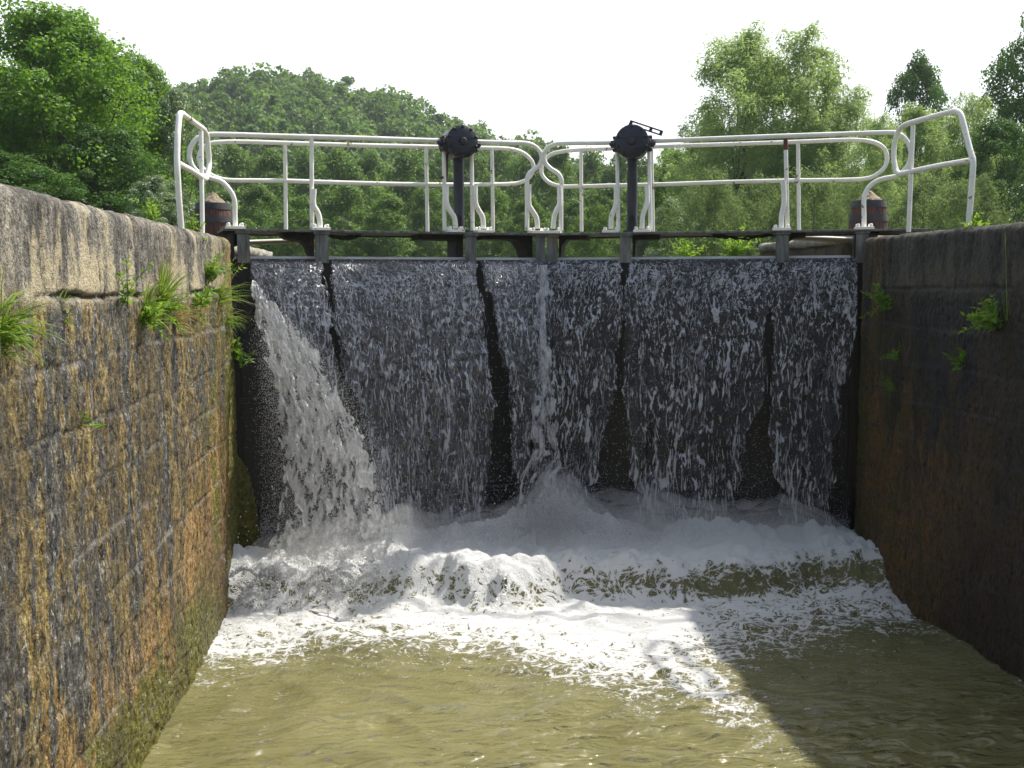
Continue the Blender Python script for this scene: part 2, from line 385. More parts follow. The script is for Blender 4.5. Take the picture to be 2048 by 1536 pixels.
M = dict(paint=m_paint(), iron=m_iron(), skin=m_skin(), steel=m_steel(),
         under=m_iron('rusty_bracket', (.012, .010, .009), (.035, .028, .022), .7, .7),
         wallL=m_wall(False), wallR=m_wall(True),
         fall=m_fall(), jet=m_fall('aerated_water', (.80, .80, .79), (.85, .86, .88), .05), strand=m_drop('water_strand', (.85, .86, .89), .30), pool=m_pool(), drop=m_drop(),
         bark=m_bark(), palebark=m_bark('pale_bark', (.12, .11, .09), (.30, .28, .24)),
         ground=m_simple('bank_grass', (.025, .045, .010), (.07, .10, .025), 3, .95),
         stave=m_simple('red_brown_staves', (.03, .016, .012), (.15, .060, .038), 9, .7, .6, (6, 6, 1)),
         hoop=m_iron('hoop_iron', (.012, .012, .016), (.05, .048, .05), .55, .5),
         sack=m_simple('crumpled_cap', (.10, .07, .045), (.38, .31, .22), 18, .9, .8),
         rust=m_simple('rusty_iron', (.05, .018, .012), (.20, .07, .03), 20, .8),
         handle=m_simple('red_handle', (.06, .015, .012), (.13, .03, .02), 20, .5),
         crest=m_simple('backlit_crest_white', (.55, .52, .44), (.80, .80, .76), 5, .5, .2, (1, 1, 6)),
         moss=m_simple('thick_moss', (.020, .022, .004), (.13, .12, .018), 26, .95, 1.0),
         concrete=m_simple('pale_coping', (.10, .095, .08), (.40, .37, .31), 12, .9, .8),
         grass=m_leaf('grass_blades', (.05, .12, .015), (.12, .24, .03), (.26, .38, .08), .45),
         herb=m_leaf('herb_leaves', (.05, .14, .015), (.12, .27, .03), (.28, .42, .06), .45),
         dry=m_leaf('dry_stalks', (.22, .17, .07), (.32, .25, .10), (.42, .35, .16), .3),
         )

# ------------------------------------------------------------------ lock walls
ZT = 2.85
COURSES = [2.43, 2.15, 1.87, 1.59, 1.31, 1.03, .75, .47, .19, -.09, -.37]
def lock_wall(name, x0, s, y0, y1, ycoarse, dy, dz, mat, label, seed, zt=ZT, coping=None, depth=.75, rend=.10, rough=1.0, mossy=None):
    """s=+1: face looks to +x (left wall); fine columns from y0 to y1, coarse ones from ycoarse to y0"""
    ys = np.concatenate([np.arange(ycoarse, y0, .25) if ycoarse < y0 else np.array([]), np.arange(y0, y1+1e-6, dy)])
    r = .07
    zs = np.arange(-.35, zt-r, dz); th = np.linspace(0, math.pi/2, 9)[1:]
    px_ = np.concatenate([np.zeros_like(zs), r-r*np.cos(th), np.array([.14, .22, .32, .5, depth])])
    pz = np.concatenate([zs, zt-r+r*np.sin(th), np.full(5, zt)])
    nx = np.concatenate([np.ones_like(zs), np.cos(th), np.zeros(5)]); nz = np.concatenate([np.zeros_like(zs), np.sin(th), np.ones(5)])
    Y, PX = np.meshgrid(ys, px_); _, PZ = np.meshgrid(ys, pz); _, NX = np.meshgrid(ys, nx); _, NZ = np.meshgrid(ys, nz)
    zz = PZ + .3*PX + .022*noise(Y*1.7, PZ*2, seed=seed+3)+.008*noise(Y*9, PZ*6, seed=seed+4)
    Zc = np.sort(np.array(COURSES)); ci = np.searchsorted(Zc, zz)
    lo = Zc[np.clip(ci-1, 0, len(Zc)-1)]; hi = Zc[np.clip(ci, 0, len(Zc)-1)]
    hi = np.where(ci >= len(Zc), 9, hi)
    dh = np.minimum(np.abs(zz-lo), np.abs(hi-zz))
    rng = np.random.RandomState(seed); dv = np.full(Y.shape, 9.0); blk = np.zeros(Y.shape)
    yw = Y+.015*noise(Y*3, PZ*7, seed=seed+9)
    for c in range(len(Zc)+1):
        if c == len(Zc) and coping: js = np.array(sorted(coping))
        else:
            js = [ycoarse-.3]
            while js[-1] < y1+.6: js.append(js[-1]+rng.uniform(.42, .95))
            js = np.array(js)
        cj = c == len(Zc) and coping is not None
        mk = ci == c; yy = yw[mk]; k = np.searchsorted(js, yy)
        a = np.abs(yy-js[np.clip(k-1, 0, len(js)-1)]); b = np.abs(js[np.clip(k, 0, len(js)-1)]-yy)
        dv[mk] = np.minimum(a, b); tb = rng.uniform(0, 1, len(js)+2); blk[mk] = tb[k]
    jw = .009+.007*noise(Y*2.1, PZ*2.4, seed=seed+5)
    topc = (ci == len(Zc))
    joint = np.maximum((1-sst(jw*.6, jw*1.8+.006, dh))*np.where(zz > 2.2, sst(-.35, .1, noise(Y*1.9, PZ*0, seed=seed+45)), 1), (1-sst(jw*.5, jw*1.5+.006, dv))*np.where(topc, 1.0, .9*sst(-.25, .1, noise(Y*1.3, PZ*1.5, seed=seed+6))))
    cop = sst(2.38, 2.46, PZ)
    rg = fbm(Y*16, PZ*5.5, 5, seed+11, .62); rg2 = fbm(Y*5, PZ*2.6, 4, seed+13)
    pit = sst(.22, .6, fbm(Y*26, PZ*10, 3, seed+17, .6))
    disp = (.014*rg+.010*rg2)*(1-.45*cop) + .008*fbm(Y*40, PZ*26, 3, seed+19)*1.0 - .014*pit*(1-.7*cop) + .005*(blk-.5)
    disp = disp*rough - joint*(.006+.026*cop)*(.4+.9*sst(-.3,.4,noise(Y*1.1, PZ*2, seed=seed+41)))
    edge = (ci == len(Zc))*(1-sst(0, .05, dv))*sst(zt-.2, zt, PZ+PX)     # chipped arrises at the coping joints
    disp -= edge*.02
    disp += .018*fbm(Y*2.2, PX*2+PZ, 3, seed+23)*sst(zt-.10, zt, PZ+PX)
    mo = np.zeros(Y.shape)
    if mossy is not None: mo = mossy(Y, PZ)
    disp += mo*.022*(.5+fbm(Y*18, PZ*14, 3, seed+31))
    # rounded end of the wall in plan
    d = np.clip(Y-(y1-rend), 0, rend); rr = rend-np.sqrt(np.maximum(rend*rend-d*d, 0))
    X = x0 - s*(PX+rr) + s*NX*disp; Z = PZ + NZ*disp*.8
    n = len(px_)
    # end face: one more column pushed back into the wall
    X = np.concatenate([X, np.full((n, 1), x0-s*depth)], 1); Y = np.concatenate([Y, np.full((n, 1), y1)], 1); Z = np.concatenate([Z, Z[:, -1:]], 1)
    ap = lambda q: np.concatenate([q, q[:, -1:]], 1)
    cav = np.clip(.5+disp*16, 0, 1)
    F = gridfaces(n, X.shape[1])
    if s < 0: F = F[:, ::-1]
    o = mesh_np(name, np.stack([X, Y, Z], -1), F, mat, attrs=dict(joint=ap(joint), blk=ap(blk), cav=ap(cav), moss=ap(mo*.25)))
    tag(o, label, 'lock wall'); return o
def mossL(Y, Z):
    return .55*sst(7.9, 8.3, Y+.25*noise(Y*0, Z*3, seed=9))*(1-sst(2.25, 2.45, Z)) + sst(8.0, 8.4, Y)*sst(-.1, .2, Z)*(1-sst(1.0, 1.35, Z))*(.7+.5*noise(Y*7, Z*6, seed=5)) + .95*sst(3.9, 4.8, Y)*(1-sst(6.4, 7.8, Y))*(1-sst(.10, .75, Z+.1*noise(Y*9, Z*3, seed=8)))
def mossR(Y, Z): return sst(8.1, 8.4, Y)*.25*(1-sst(1.5, 2.2, Z))
XL, XR, YE = -1.45, 3.75, 8.47
lock_wall('lock_wall', XL, 1, 3.2, YE, -14, .010, .010, M['wallL'],
          'sunlit mossy stone lock wall with grey coping on the left side of the chamber', 11,
          coping=[-14, 1, 2.2, 3.0, 3.77, 4.22, 4.96, 5.6, 6.25, 6.87, 7.6, 8.1, 9.5], mossy=mossL)
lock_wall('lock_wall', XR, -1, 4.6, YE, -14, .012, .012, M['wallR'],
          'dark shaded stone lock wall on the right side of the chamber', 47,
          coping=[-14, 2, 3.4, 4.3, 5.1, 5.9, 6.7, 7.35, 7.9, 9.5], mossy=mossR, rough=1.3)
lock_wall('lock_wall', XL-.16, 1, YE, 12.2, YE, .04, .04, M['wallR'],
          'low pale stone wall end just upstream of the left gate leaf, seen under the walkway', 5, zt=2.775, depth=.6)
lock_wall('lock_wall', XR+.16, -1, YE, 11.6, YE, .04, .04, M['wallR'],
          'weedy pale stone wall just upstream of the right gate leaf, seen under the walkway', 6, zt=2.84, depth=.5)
for X_, s_, lab, zt_ in ((XL-.16, 1, 'pale weathered coping stone lying behind the left gate post', 2.775), (XR+.16, -1, 'long pale weathered coping stone lying behind the right gate post', 2.84)):
    V = []; nc, nr = 60, 14
    u = np.linspace(0, 1, nc)[:, None]; t = np.linspace(0, 2*math.pi, nr+1)[None, :-1]
    L0, L1 = (YE+.75, 12.1) if s_ > 0 else (YE+.6, 11.7)
    yy = L0+(L1-L0)*u+0*t; e = np.minimum(1, np.minimum(u, 1-u)*18)**.5
    sx = np.sign(np.cos(t))*np.abs(np.cos(t))**.5*.22*e; sz = np.sign(np.sin(t))*np.abs(np.sin(t))**.5*.055*e
    nn = 1+.25*fbm(yy*4, t*1.5+0*u, 4, 3)
    P = np.stack([X_-s_*.2+sx*nn, yy, zt_+.03+sz*nn], -1)
    i = np.arange(nc-1)[:, None]*nr; k = np.arange(nr)[None, :]
    F = np.stack([i+k, i+(k+1) % nr, i+nr+(k+1) % nr, i+nr+k], -1).reshape(-1, 4)
    tag(mesh_np('coping_stone', P, F, M['concrete']), lab, 'stone')

nr, nc = 60, 70; a_ = np.linspace(0, 2*math.pi, nc+1)[None, :-1]; t = np.linspace(-1, 1, nr)[:, None]
pr = np.sqrt(np.maximum(1-t*t, 0))**.8*(1+.35*t*-1)
nzz = 1+.30*fbm(np.cos(a_)*2+0*t, np.sin(a_)*2+t*5, 5, 91, .65)+.12*fbm(np.cos(a_)*9+0*t, np.sin(a_)*9+t*25, 3, 92)
Pm = np.stack([XL-.02+.17*pr*nzz*np.cos(a_), YE-.04+.13*pr*nzz*np.sin(a_), .60+.48*t+0*a_+.02*nzz], -1)
i = np.arange(nr-1)[:, None]*nc; k = np.arange(nc)[None, :]
tag(mesh_np('moss_clump', Pm, np.stack([i+k, i+(k+1) % nc, i+nc+(k+1) % nc, i+nc+k], -1).reshape(-1, 4), M['moss']), 'hanging olive moss clump on the end of the sunlit wall beside the falls', 'moss')
# ------------------------------------------------------------------ gate leaves
PA, PM, PB = Vector((-1.47, 8.64, 0)), Vector((1.155, 9.36, 0)), Vector((3.79, 8.64, 0))
class Leaf:
    def __init__(s, A, B):
        s.A = A; s.L = (B-A).length; s.e = (B-A).normalized(); s.n = Vector((-s.e.y, s.e.x, 0))
        if s.n.y < 0: s.n = -s.n
    def p(s, px, py, off=0.0): return on_plane(px, py, s.A+s.n*off, s.n)
    def P(s, u, off, z): q = s.A+s.e*u+s.n*off; return Vector((q.x, q.y, z))
    def u(s, px, off=0.0, py=500): return (s.p(px, py, off)-s.A).dot(s.e)
    def poly(s, pts, off=0.0): return [s.p(x, y, off) for x, y in pts]
def prism(mb, pts, d):
    n = len(pts); V = list(pts)+[p+d for p in pts]
    return mb.add(V, [tuple(range(n)), tuple(range(2*n-1, n-1, -1))]+[(i, (i+1) % n, (i+1) % n+n, i+n) for i in range(n)])
LL, RL = Leaf(PA, PM), Leaf(PB, PM)
ZP = 2.925; ZW = 2.688
OFFR = .40

def flange(lf, px, py, off, parent, w=.075, side=1):
    c = lf.p(px, py, off); mb = MB()
    c.z = ZP+.014
    mb.box(c, lf.e*w, lf.n*.06, (0, 0, .012))
    for a in (-.7, .7):
        for b in (-.6, .6):
            mb.lathe([(.015, .0), (.015, .022), (.008, .03)], c+lf.e*w*a+lf.n*.06*b+Vector((0, 0, .01)), seg=6)
    return mb.build('flange', M['paint'], parent, smooth=False, bevel=.003)

def build_leaf(lf, right, label):
    root = empty('lock_gate', lf.A+Vector((0, 0, 0)))
    tag(root, label, 'lock gate', 'two mitre gate leaves across the lock')
    def fin(o): o.matrix_parent_inverse = Matrix.Translation(-root.location); return o
    def part(mb, name, mat, parent=root, **k):
        o = mb.build(name, mat, parent, **k)
        if parent is root: fin(o)
        return o
    s = 1
    # skin plate with girders
    sk = MB(); sk.box(lf.P(lf.L/2+(.012 if right else 0), .06, (ZW-.3)/2), lf.e*(lf.L/2+(.012 if right else -.003)), lf.n*.02, (0, 0, (ZW+.3)/2))
    part(sk, 'gate_plate', M['skin'], smooth=False)
    for pyc in (783, 975, 1090):
        z = lf.p(1090 if not right else 1100, pyc).z
        g = MB(); g.box(lf.P(lf.L/2, .02, z), lf.e*(lf.L/2-.012), lf.n*.02, (0, 0, .055)); g.box(lf.P(lf.L/2, .0, z), lf.e*(lf.L/2-.012), lf.n*.012, (0, 0, .012))
        part(g, 'girder', M['skin'], smooth=False)
    c = MB()
    for u0, u1 in [(.03, lf.L-.03)]:
        q0 = lf.P(u0, .04, ZW-.002); ex = lf.e*(u1-u0)
        prism(c, [q0, q0+lf.n*.03+Vector((0, 0, .028)), q0+lf.n*.05+Vector((0, 0, .028)), q0+lf.n*.05], ex)
    part(c, 'backlit_crest_strip', M['crest'], smooth=False)  # pale slanted strip added to stand in for the backlit water crest
    hp = MB(); hp.box(lf.P(-.085, .06, ZP/2-.02), lf.e*.095, lf.n*.055, (0, 0, ZP/2-.02)); part(hp, 'heel_post', M['skin'], smooth=False)
    # stanchions
    posts = [(486, 12), (641.5, 13.5), (938, 12), (1077, 11)] if not right else [(1722, 12), (1563.5, 13.5), (1251.5, 12.5), (1106, 11.5)]
    for px, hw in posts:
        u = lf.u(px); h = .0052*hw*.8
        zb = lf.p(px, 526, -.045).z; zc_ = (ZP-.03+zb)/2; zh = (ZP-.03-zb)/2
        b = MB(); b.box(lf.P(u, -.045, zc_), lf.e*h, lf.n*.006, (0, 0, zh))
        b.box(lf.P(u, .0, zc_), lf.e*.008, lf.n*.038, (0, 0, zh-.001))
        b2 = MB(); b2.box(lf.P(u, .036, zb/2), lf.e*h*.7, lf.n*.005, (0, 0, zb/2)); part(b2, 'post_foot', M['skin'], smooth=False)
        b.box(lf.P(u, -.045, ZP-.022), lf.e*(h+.012), lf.n*.02, (0, 0, .008))
        part(b, 'gate_post', M['steel'], smooth=False, bevel=.002)
    # walkway
    ua, ub = (lf.u(440, .2, 464), lf.u(1089, .2, 464)) if not right else (lf.u(1846, .2, 455), lf.u(1096, .2, 464))
    pl = MB(); N = 26
    for i in range(N):
        a = ua+(ub-ua)*i/N; b_ = ua+(ub-ua)*(i+1)/N
        dz = .003*math.sin(i*1.7)+.002*math.sin(i*.6)
        pl.box(lf.P((a+b_)/2, .21, ZP-.004), lf.e*(abs(b_-a)/2), lf.n*.27, (0, 0, .0085)) if False else None
    pl.box(lf.P((ua+ub)/2, .20, ZP-.004), lf.e*(abs(ub-ua)/2), lf.n*.27, (0, 0, .009))
    pl.box(lf.P((ua+ub)/2, .46, ZP-.02), lf.e*(abs(ub-ua)/2-.02), lf.n*.008, (0, 0, .007))
    part(pl, 'walkway_plate', M['steel'], smooth=False, bevel=.002)
    # brackets (plates standing across the leaf)
    if not right:
        br = [[(560, 467), (628, 467), (628, 522), (622, 505), (614, 489), (603, 481), (575, 477)],
              [(838, 468), (926, 468), (926, 522), (911, 522), (911, 480), (838, 479)],
              [(972, 468), (1065, 468), (1065, 522), (1057, 522), (1051, 497), (1041, 483), (1030, 479), (972, 478)],
              [(446, 467), (474, 467), (474, 492), (452, 478)]]
    else:
        br = [[(1118, 467), (1175, 470), (1175, 479), (1134, 479), (1124, 490), (1120, 522), (1118, 522)],
              [(1265, 467), (1319, 470), (1319, 479), (1271, 480), (1270, 522), (1265, 522)],
              [(1578, 466), (1611, 466), (1611, 475), (1590, 476), (1578, 484)],
              [(1735, 464), (1760, 463), (1752, 478), (1735, 488)]]
    for q in br:
        mb = MB(); prism(mb, lf.poly(q, .09), lf.n*.25)
        part(mb, 'bracket', M['under'], smooth=False)
    # hanging cable / snagged twigs under the plate
    rs = random.Random(3+right)
    sp = (657, 722, 470) if not right else (1422, 1548, 470)
    mb = MB()
    for k in range(5):
        x0 = sp[0]+rs.random()*8; pts = []
        while x0 < sp[1]:
            f = (x0-sp[0])/(sp[1]-sp[0]); pts.append(lf.p(x0, sp[2]+10*math.sin(f*math.pi)*(.5+.3*k/4)+rs.uniform(-3, 3), .12+.02*k)); x0 += 9
        mb.tube(spline(pts, 3), .009-.001*k, 6)
    part(mb, 'sagging_chain', M['under'])
    # white operating rod behind the leaf
    mb = MB()
    if not right: mb.tube([lf.p(470, 486, .5), lf.p(612, 481, .5)], .022, 12)
    else: mb.tube([lf.p(1578, 475, .5), lf.p(1722, 481, .5)], .026, 12)
    part(mb, 'operating_rod', M['paint'])
    # railings
    for off, nm in ((0.0, 'front_railing'), (OFFR, 'back_railing')):
        if nm == 'front_railing':
            if not right:
                main = [(471, 459), (470, 430), (469, 402), (462, 384), (444, 364), (421, 356), (402, 349), (386, 334), (379, 314), (381, 296), (392, 279), (408, 271), (430, 268.5), (560, 272), (700, 275.5), (820, 279.5), (930, 283), (1020, 285.5), (1052, 286.5), (1068, 292), (1080, 304), (1083.5, 318), (1077, 332), (1064, 342), (1056, 351), (1054, 366), (1054, 400), (1054, 461)]
                posts_ = [(623, 279, 624, 461), (888, 297, 889, 461), (943, 300, 945, 461)]
                sb = [[(628, 378), (627, 409), (635, 424), (639, 437), (640, 457)], [(893, 371), (893, 405), (900, 421), (909, 436), (911, 457)],
                      [(950, 371), (951, 405), (957, 420), (965, 434), (967, 457)], [(1058, 369), (1058, 409), (1065, 422), (1073, 436), (1075, 457)]]
                fl = [470, 641, 910, 967, 1075]
            else:
                main = [(1728, 455), (1728, 430), (1728, 398), (1735, 378), (1750, 364), (1768, 357), (1792, 352), (1810, 339), (1821, 318), (1820, 296), (1809, 276), (1792, 266), (1770, 265), (1700, 267.5), (1580, 271.5), (1460, 276), (1310, 282), (1219, 285.5), (1130, 286.5), (1108, 289), (1093, 298), (1088, 311), (1091, 326), (1101, 337), (1116, 347), (1123, 360), (1122, 376), (1122, 400), (1122, 461)]
                posts_ = [(1234, 302, 1237, 461), (1298, 297, 1301, 461), (1571, 279, 1575, 461)]
                sb = [[(1119, 373), (1119, 408), (1113, 420), (1108, 436), (1106, 457)], [(1232, 371), (1232, 406), (1228, 420), (1223, 434), (1222, 457)],
                      [(1294, 371), (1294, 406), (1289, 420), (1285, 434), (1284, 457)], [(1567, 362), (1568, 408), (1565, 422), (1563, 436), (1563, 457)]]
                fl = [1728, 1563, 1284, 1222, 1106]
            r = .0200
        else:
            if not right:
                main = [(567, 361.5), (500, 361), (453, 360), (430, 354), (412, 343), (400, 328), (398, 314), (403, 300), (414, 290), (430, 285), (480, 283.5), (567, 286), (700, 290), (877, 294), (970, 296), (1018, 298), (1044, 305), (1062, 320), (1067, 335), (1061, 352), (1046, 363), (1026, 367.5), (977, 369), (855, 369), (727, 366.5), (567, 361.5)]
                posts_ = [(570, 288, 572, 463), (852, 295, 855, 463), (984, 298, 986, 463)]
            else:
                main = [(1460, 364), (1588, 361), (1700, 359.5), (1738, 356), (1758, 346), (1771, 331), (1774, 315), (1769, 298), (1752, 286), (1728, 281), (1690, 280), (1588, 284), (1440, 289), (1343, 292), (1228, 297), (1152, 300), (1114, 305), (1096, 313), (1085, 328), (1083, 346), (1092, 360), (1107, 369), (1130, 373), (1224, 371), (1281, 370), (1460, 364)]
                posts_ = [(1162, 302, 1163, 463), (1303, 296, 1306, 463), (1596, 286, 1598, 460)]
            sb = []; fl = []; r = .0190
        rr = empty(nm, (0, 0, 0), root); rr.matrix_parent_inverse = Matrix.Translation(-root.location)
        mb = MB(); mb.tube(spline(lf.poly(main, off), 5), r, 14); mb.build('rail_tube', M['paint'], rr)
        for i, (xa, ya, xb, yb) in enumerate(posts_):
            mb = MB(); o_ = off+.0
            mb.tube([lf.p(xa, ya-3, o_), lf.p(xb, yb, o_)], r*.9, 12)
            if right and nm == 'front_railing' and i == 2:
                mb2 = MB(); mb2.tube([lf.p(1571, 277, o_-.001), lf.p(1571.6, 300, o_-.001)], r*.93, 12); mb2.build('rust_sleeve', M['rust'], rr)
            mb.build('rail_post', M['paint'], rr)
        for q in sb:
            mb = MB(); mb.tube(spline(lf.poly(q, off-.030), 4), .0225, 12); mb.build('bent_strut', M['paint'], rr)
        for f in fl: flange(lf, f, 458, off-.03, rr)
    # paddle gear
    gx = 921 if not right else 1264
    pg = empty('paddle_gear', (0, 0, 0), root); pg.matrix_parent_inverse = Matrix.Translation(-root.location)
    fz = .06
    base = lf.p(gx-(3 if not right else 0), 457, fz); base.z = ZP+.004
    top = lf.p(gx-(4 if not right else 1), 312, fz); Hc = top.z-base.z
    cx = Vector((base.x, base.y, 0)); rc = .047
    mb = MB(); mb.lathe([(rc*1.05, 0), (rc*1.05, .10), (rc*1.02, .12), (rc, .13), (rc*.98, Hc*.9), (rc*1.12, Hc*.97), (rc*1.1, Hc+.03)], base, seg=28)
    mb.box(base+Vector((0, 0, .01)), lf.e*.075, lf.n*.07, (0, 0, .01))
    mb.build('column', M['iron'], pg)
    tc = (CAM-base); tc.z = 0; tc.normalize(); sdv = Vector((-tc.y, tc.x, 0))
    sl = MB(); sl.box(base+tc*(rc*.86)+Vector((0, 0, .075)), sdv*.024, tc*.010, (0, 0, .055)); sl.lathe([(.024, -.01), (.024, .01)], base+tc*(rc*.86)+Vector((0, 0, .13)), ax=tc, seg=18)
    sl.build('slot', m_slot, pg, smooth=False)
    dc = lf.p(gx+(3 if not right else 0), 283, fz-.19)
    ax = (-lf.n if not right else -lf.n); ax = Vector(ax)
    rd = .137 if not right else .142
    mb = MB(); mb.lathe([(rd*.82, -.30), (rd*.95, -.27), (rd*.97, -.02), (rd*1.03, -.02), (rd*1.03, .012), (rd*.92, .022), (rd*.5, .028), (rd*.12, .03)], dc, ax=ax, seg=40)
    mb.build('gear_case', M['iron'], pg)
    mb = MB()   # ribs, bolts and the lugs on both sides
    sx = Vector((0, 0, 1)).cross(ax).normalized()
    for k in range(10):
        an = k*2*math.pi/10+.3; q = dc+(sx*math.cos(an)+Vector((0, 0, 1))*math.sin(an))*rd*.93
        mb.lathe([(.013, 0), (.013, .03), (.007, .035)], q, ax=ax, seg=6)
    for z_ in (-.045, .03): mb.box(dc+ax*.026+Vector((0, 0, z_)), sx*rd*.72, ax*.006, (0, 0, .006))
    mb.lathe([(.035, .02), (.032, .05), (.02, .055)], dc, ax=ax, seg=16)
    for sg in (-1, 1):
        lc = dc-ax*.08+sx*sg*rd*1.0
        mb.lathe([(.075, -.04), (.075, .012), (.05, .018), (.036, .024), (.036, .045), (.018, .05), (.018, .06)], lc-Vector((0, 0, .01)), ax=sx*sg, seg=6)
        for a_ in range(6):
            an = a_*math.pi/3; mb.lathe([(.013, -.02), (.013, .024)], lc+sx*sg*.005+(ax*math.cos(an)+Vector((0, 0, 1))*math.sin(an))*.062-Vector((0, 0, .01)), ax=sx*sg, seg=6)
    mb.build('case_lugs', M['iron'], pg, smooth=False)
    if right:
        mb = MB(); a, b = lf.p(1262, 246, .0), lf.p(1322, 266, .0); d = (b-a); L = d.length; d.normalize(); up = lf.n.cross(d).normalized()
        for sg in (-1, 1): mb.box((a+b)/2+up*sg*.017, d*(L/2), lf.n*.012, up*.0055)
        for f in (.0, .66, 1.0): mb.box(a+d*L*f, d*.013, lf.n*.014, up*.022)
        mb.tube([a, lf.p(1258, 254, .06), dc+Vector((0, 0, rd*.9))], .016, 8)
        mb.build('crank_handle', M['iron'], pg, smooth=False)
    else:
        mb = MB(); mb.tube([lf.p(893, 309, .02), lf.p(893, 356, .02)], .012, 8); mb.tube([lf.p(893, 352, .02), lf.p(882, 356, -.02)], .012, 8)
        mb.build('crank_handle', M['handle'], pg)
    return root
m_slot = m_iron('slot_black', (.003, .003, .003), (.008, .007, .006), .6, .1)
build_leaf(LL, False, 'left steel gate leaf with white railings and black winding head, its red crank hanging down')
build_leaf(RL, True, 'right steel gate leaf with white railings and black winding head, its slotted crank on top')

# guard rails on the walls
def guard(name, sg, label):
    root = empty(name, (XL-.12 if sg < 0 else XR+.05, 7.6, ZT)); tag(root, label, 'railing', 'tall guard rails on the lock wall ends')
    X_ = XL-.05 if sg < 0 else None
    if sg < 0:
        a, b = at(356, 326, 7.04), at(412, 356, 7.95)
    else:
        a, b = at(1944, 322, 7.02), at(1797, 350, 7.95)
    p0 = Vector((a.x, a.y, 0)); e = Vector((b.x-a.x, b.y-a.y, 0)).normalized(); n = Vector((-e.y, e.x, 0))
    P = lambda x, y: on_plane(x, y, p0, n)
    if sg < 0:
        loop = [(363, 462), (358, 400), (354, 330), (355, 275), (359, 228), (363, 226), (383, 241), (408, 259), (414, 272), (419, 325), (416, 348), (411, 359), (400, 352), (380, 339), (357, 327)]
        post = [(405, 468), (402, 262)]; k = .0195
    else:
        loop = [(1937, 452), (1942, 390), (1947, 322), (1940, 300), (1922, 228), (1912, 221), (1885, 228), (1812, 248), (1798, 258), (1788, 290), (1787, 318), (1792, 342), (1799, 348), (1822, 343), (1880, 331), (1945, 320)]
        post = [(1817, 464), (1822, 343), (1826, 250)]; k = .0205
    def rounded(pts, f=.28):
        out = [pts[0]]
        for i in range(1, len(pts)-1):
            a_, b_, c_ = pts[i-1], pts[i], pts[i+1]
            d1 = min((a_-b_).length*f, .06); d2 = min((c_-b_).length*f, .06)
            q0 = b_+(a_-b_).normalized()*d1; q2 = b_+(c_-b_).normalized()*d2
            for t in (0, .25, .5, .75, 1): out.append(q0*(1-t)**2+b_*2*t*(1-t)+q2*t*t)
        return out+[pts[-1]]
    inv = Matrix.Translation(-root.location)
    mb = MB(); mb.tube(rounded([P(*q) for q in loop]), k, 14); o = mb.build('rail_tube', M['paint'], root); o.matrix_parent_inverse = inv
    mb = MB(); mb.tube([P(*q) for q in post], k*.85, 12); o = mb.build('rail_post', M['paint'], root); o.matrix_parent_inverse = inv
guard('guard_rail', -1, 'white tube guard rail at the end of the sunlit mossy wall')
guard('guard_rail', 1, 'white tube guard rail at the end of the dark shaded wall')

# barrels
def barrel(px0, px1, pytop, Y, lab, seed):
    cx = (px0+px1)/2; r = (at(px1, 420, Y).x-at(px0, 420, Y).x)/2; c = at(cx, pytop, Y); top = c.z; base = ZT-.0; H = top-base
    root = empty('barrel', (c.x, Y, base)); tag(root, lab, 'barrel', 'tapered red brown barrels by the gate hinges')
    mb = MB(); n = 44; rs = random.Random(seed); V = []; F = []
    prof = [(1.0, 0), (1.0, .25), (.97, .5), (.92, .75), (.84, 1.0)]
    for f, h in prof:
        for k in range(n*2):
            an = math.pi*k/n; g = 1-(.02 if k % 4 == 0 else 0)
            V.append((math.cos(an)*r*f*g, math.sin(an)*r*f*g, H*h))
    m = n*2
    F = [(i*m+k, i*m+(k+1) % m, (i+1)*m+(k+1) % m, (i+1)*m+k) for i in range(4) for k in range(m)]+[tuple(4*m+k for k in range(m))]
    mb.add(V, F); mb.build('staves', M['stave'], root, smooth=False)
    for h0, h1 in ((.84, 1.01), (.50, .66), (.1, .2)):
        ff = lambda h: np.interp(h, [p[1] for p in prof], [p[0] for p in prof])
        mb = MB(); mb.lathe([(r*ff(h0)-.01, H*h0), (r*ff(h0)+.006, H*h0), (r*ff(h1)+.006, H*h1), (r*ff(h1)-.01, H*h1)], (0, 0, 0), seg=48); mb.build('hoop', M['hoop'], root)
    nr, nc = 16, 36; a = np.linspace(0, 2*math.pi, nc+1)[None, :-1]; t = np.linspace(0, 1, nr)[:, None]
    rad = r*.72*(1-t)**.75*(1+.22*noise(np.cos(a)*3+0*t, np.sin(a)*3+t*4, seed=seed)); zz = H+.0+t*.105*(1+.2*noise(np.cos(a)*4+0*t, np.sin(a)*4, seed=seed+1))-.01
    Vv = np.stack([rad*np.cos(a), rad*np.sin(a), zz+0*a], -1).reshape(-1, 3)
    i = np.arange(nr-1)[:, None]*nc; k = np.arange(nc)[None, :]
    mesh_np('crumpled_cover', Vv, np.stack([i+k, i+(k+1) % nc, i+nc+(k+1) % nc, i+nc+k], -1).reshape(-1, 4), M['sack'], root)
barrel(386, 465, 408, 9.35, 'red brown hooped barrel behind the railing at the left gate hinge', 3)
barrel(1701, 1774, 403, 9.35, 'dark red hooped barrel behind the railing at the right gate hinge', 9)


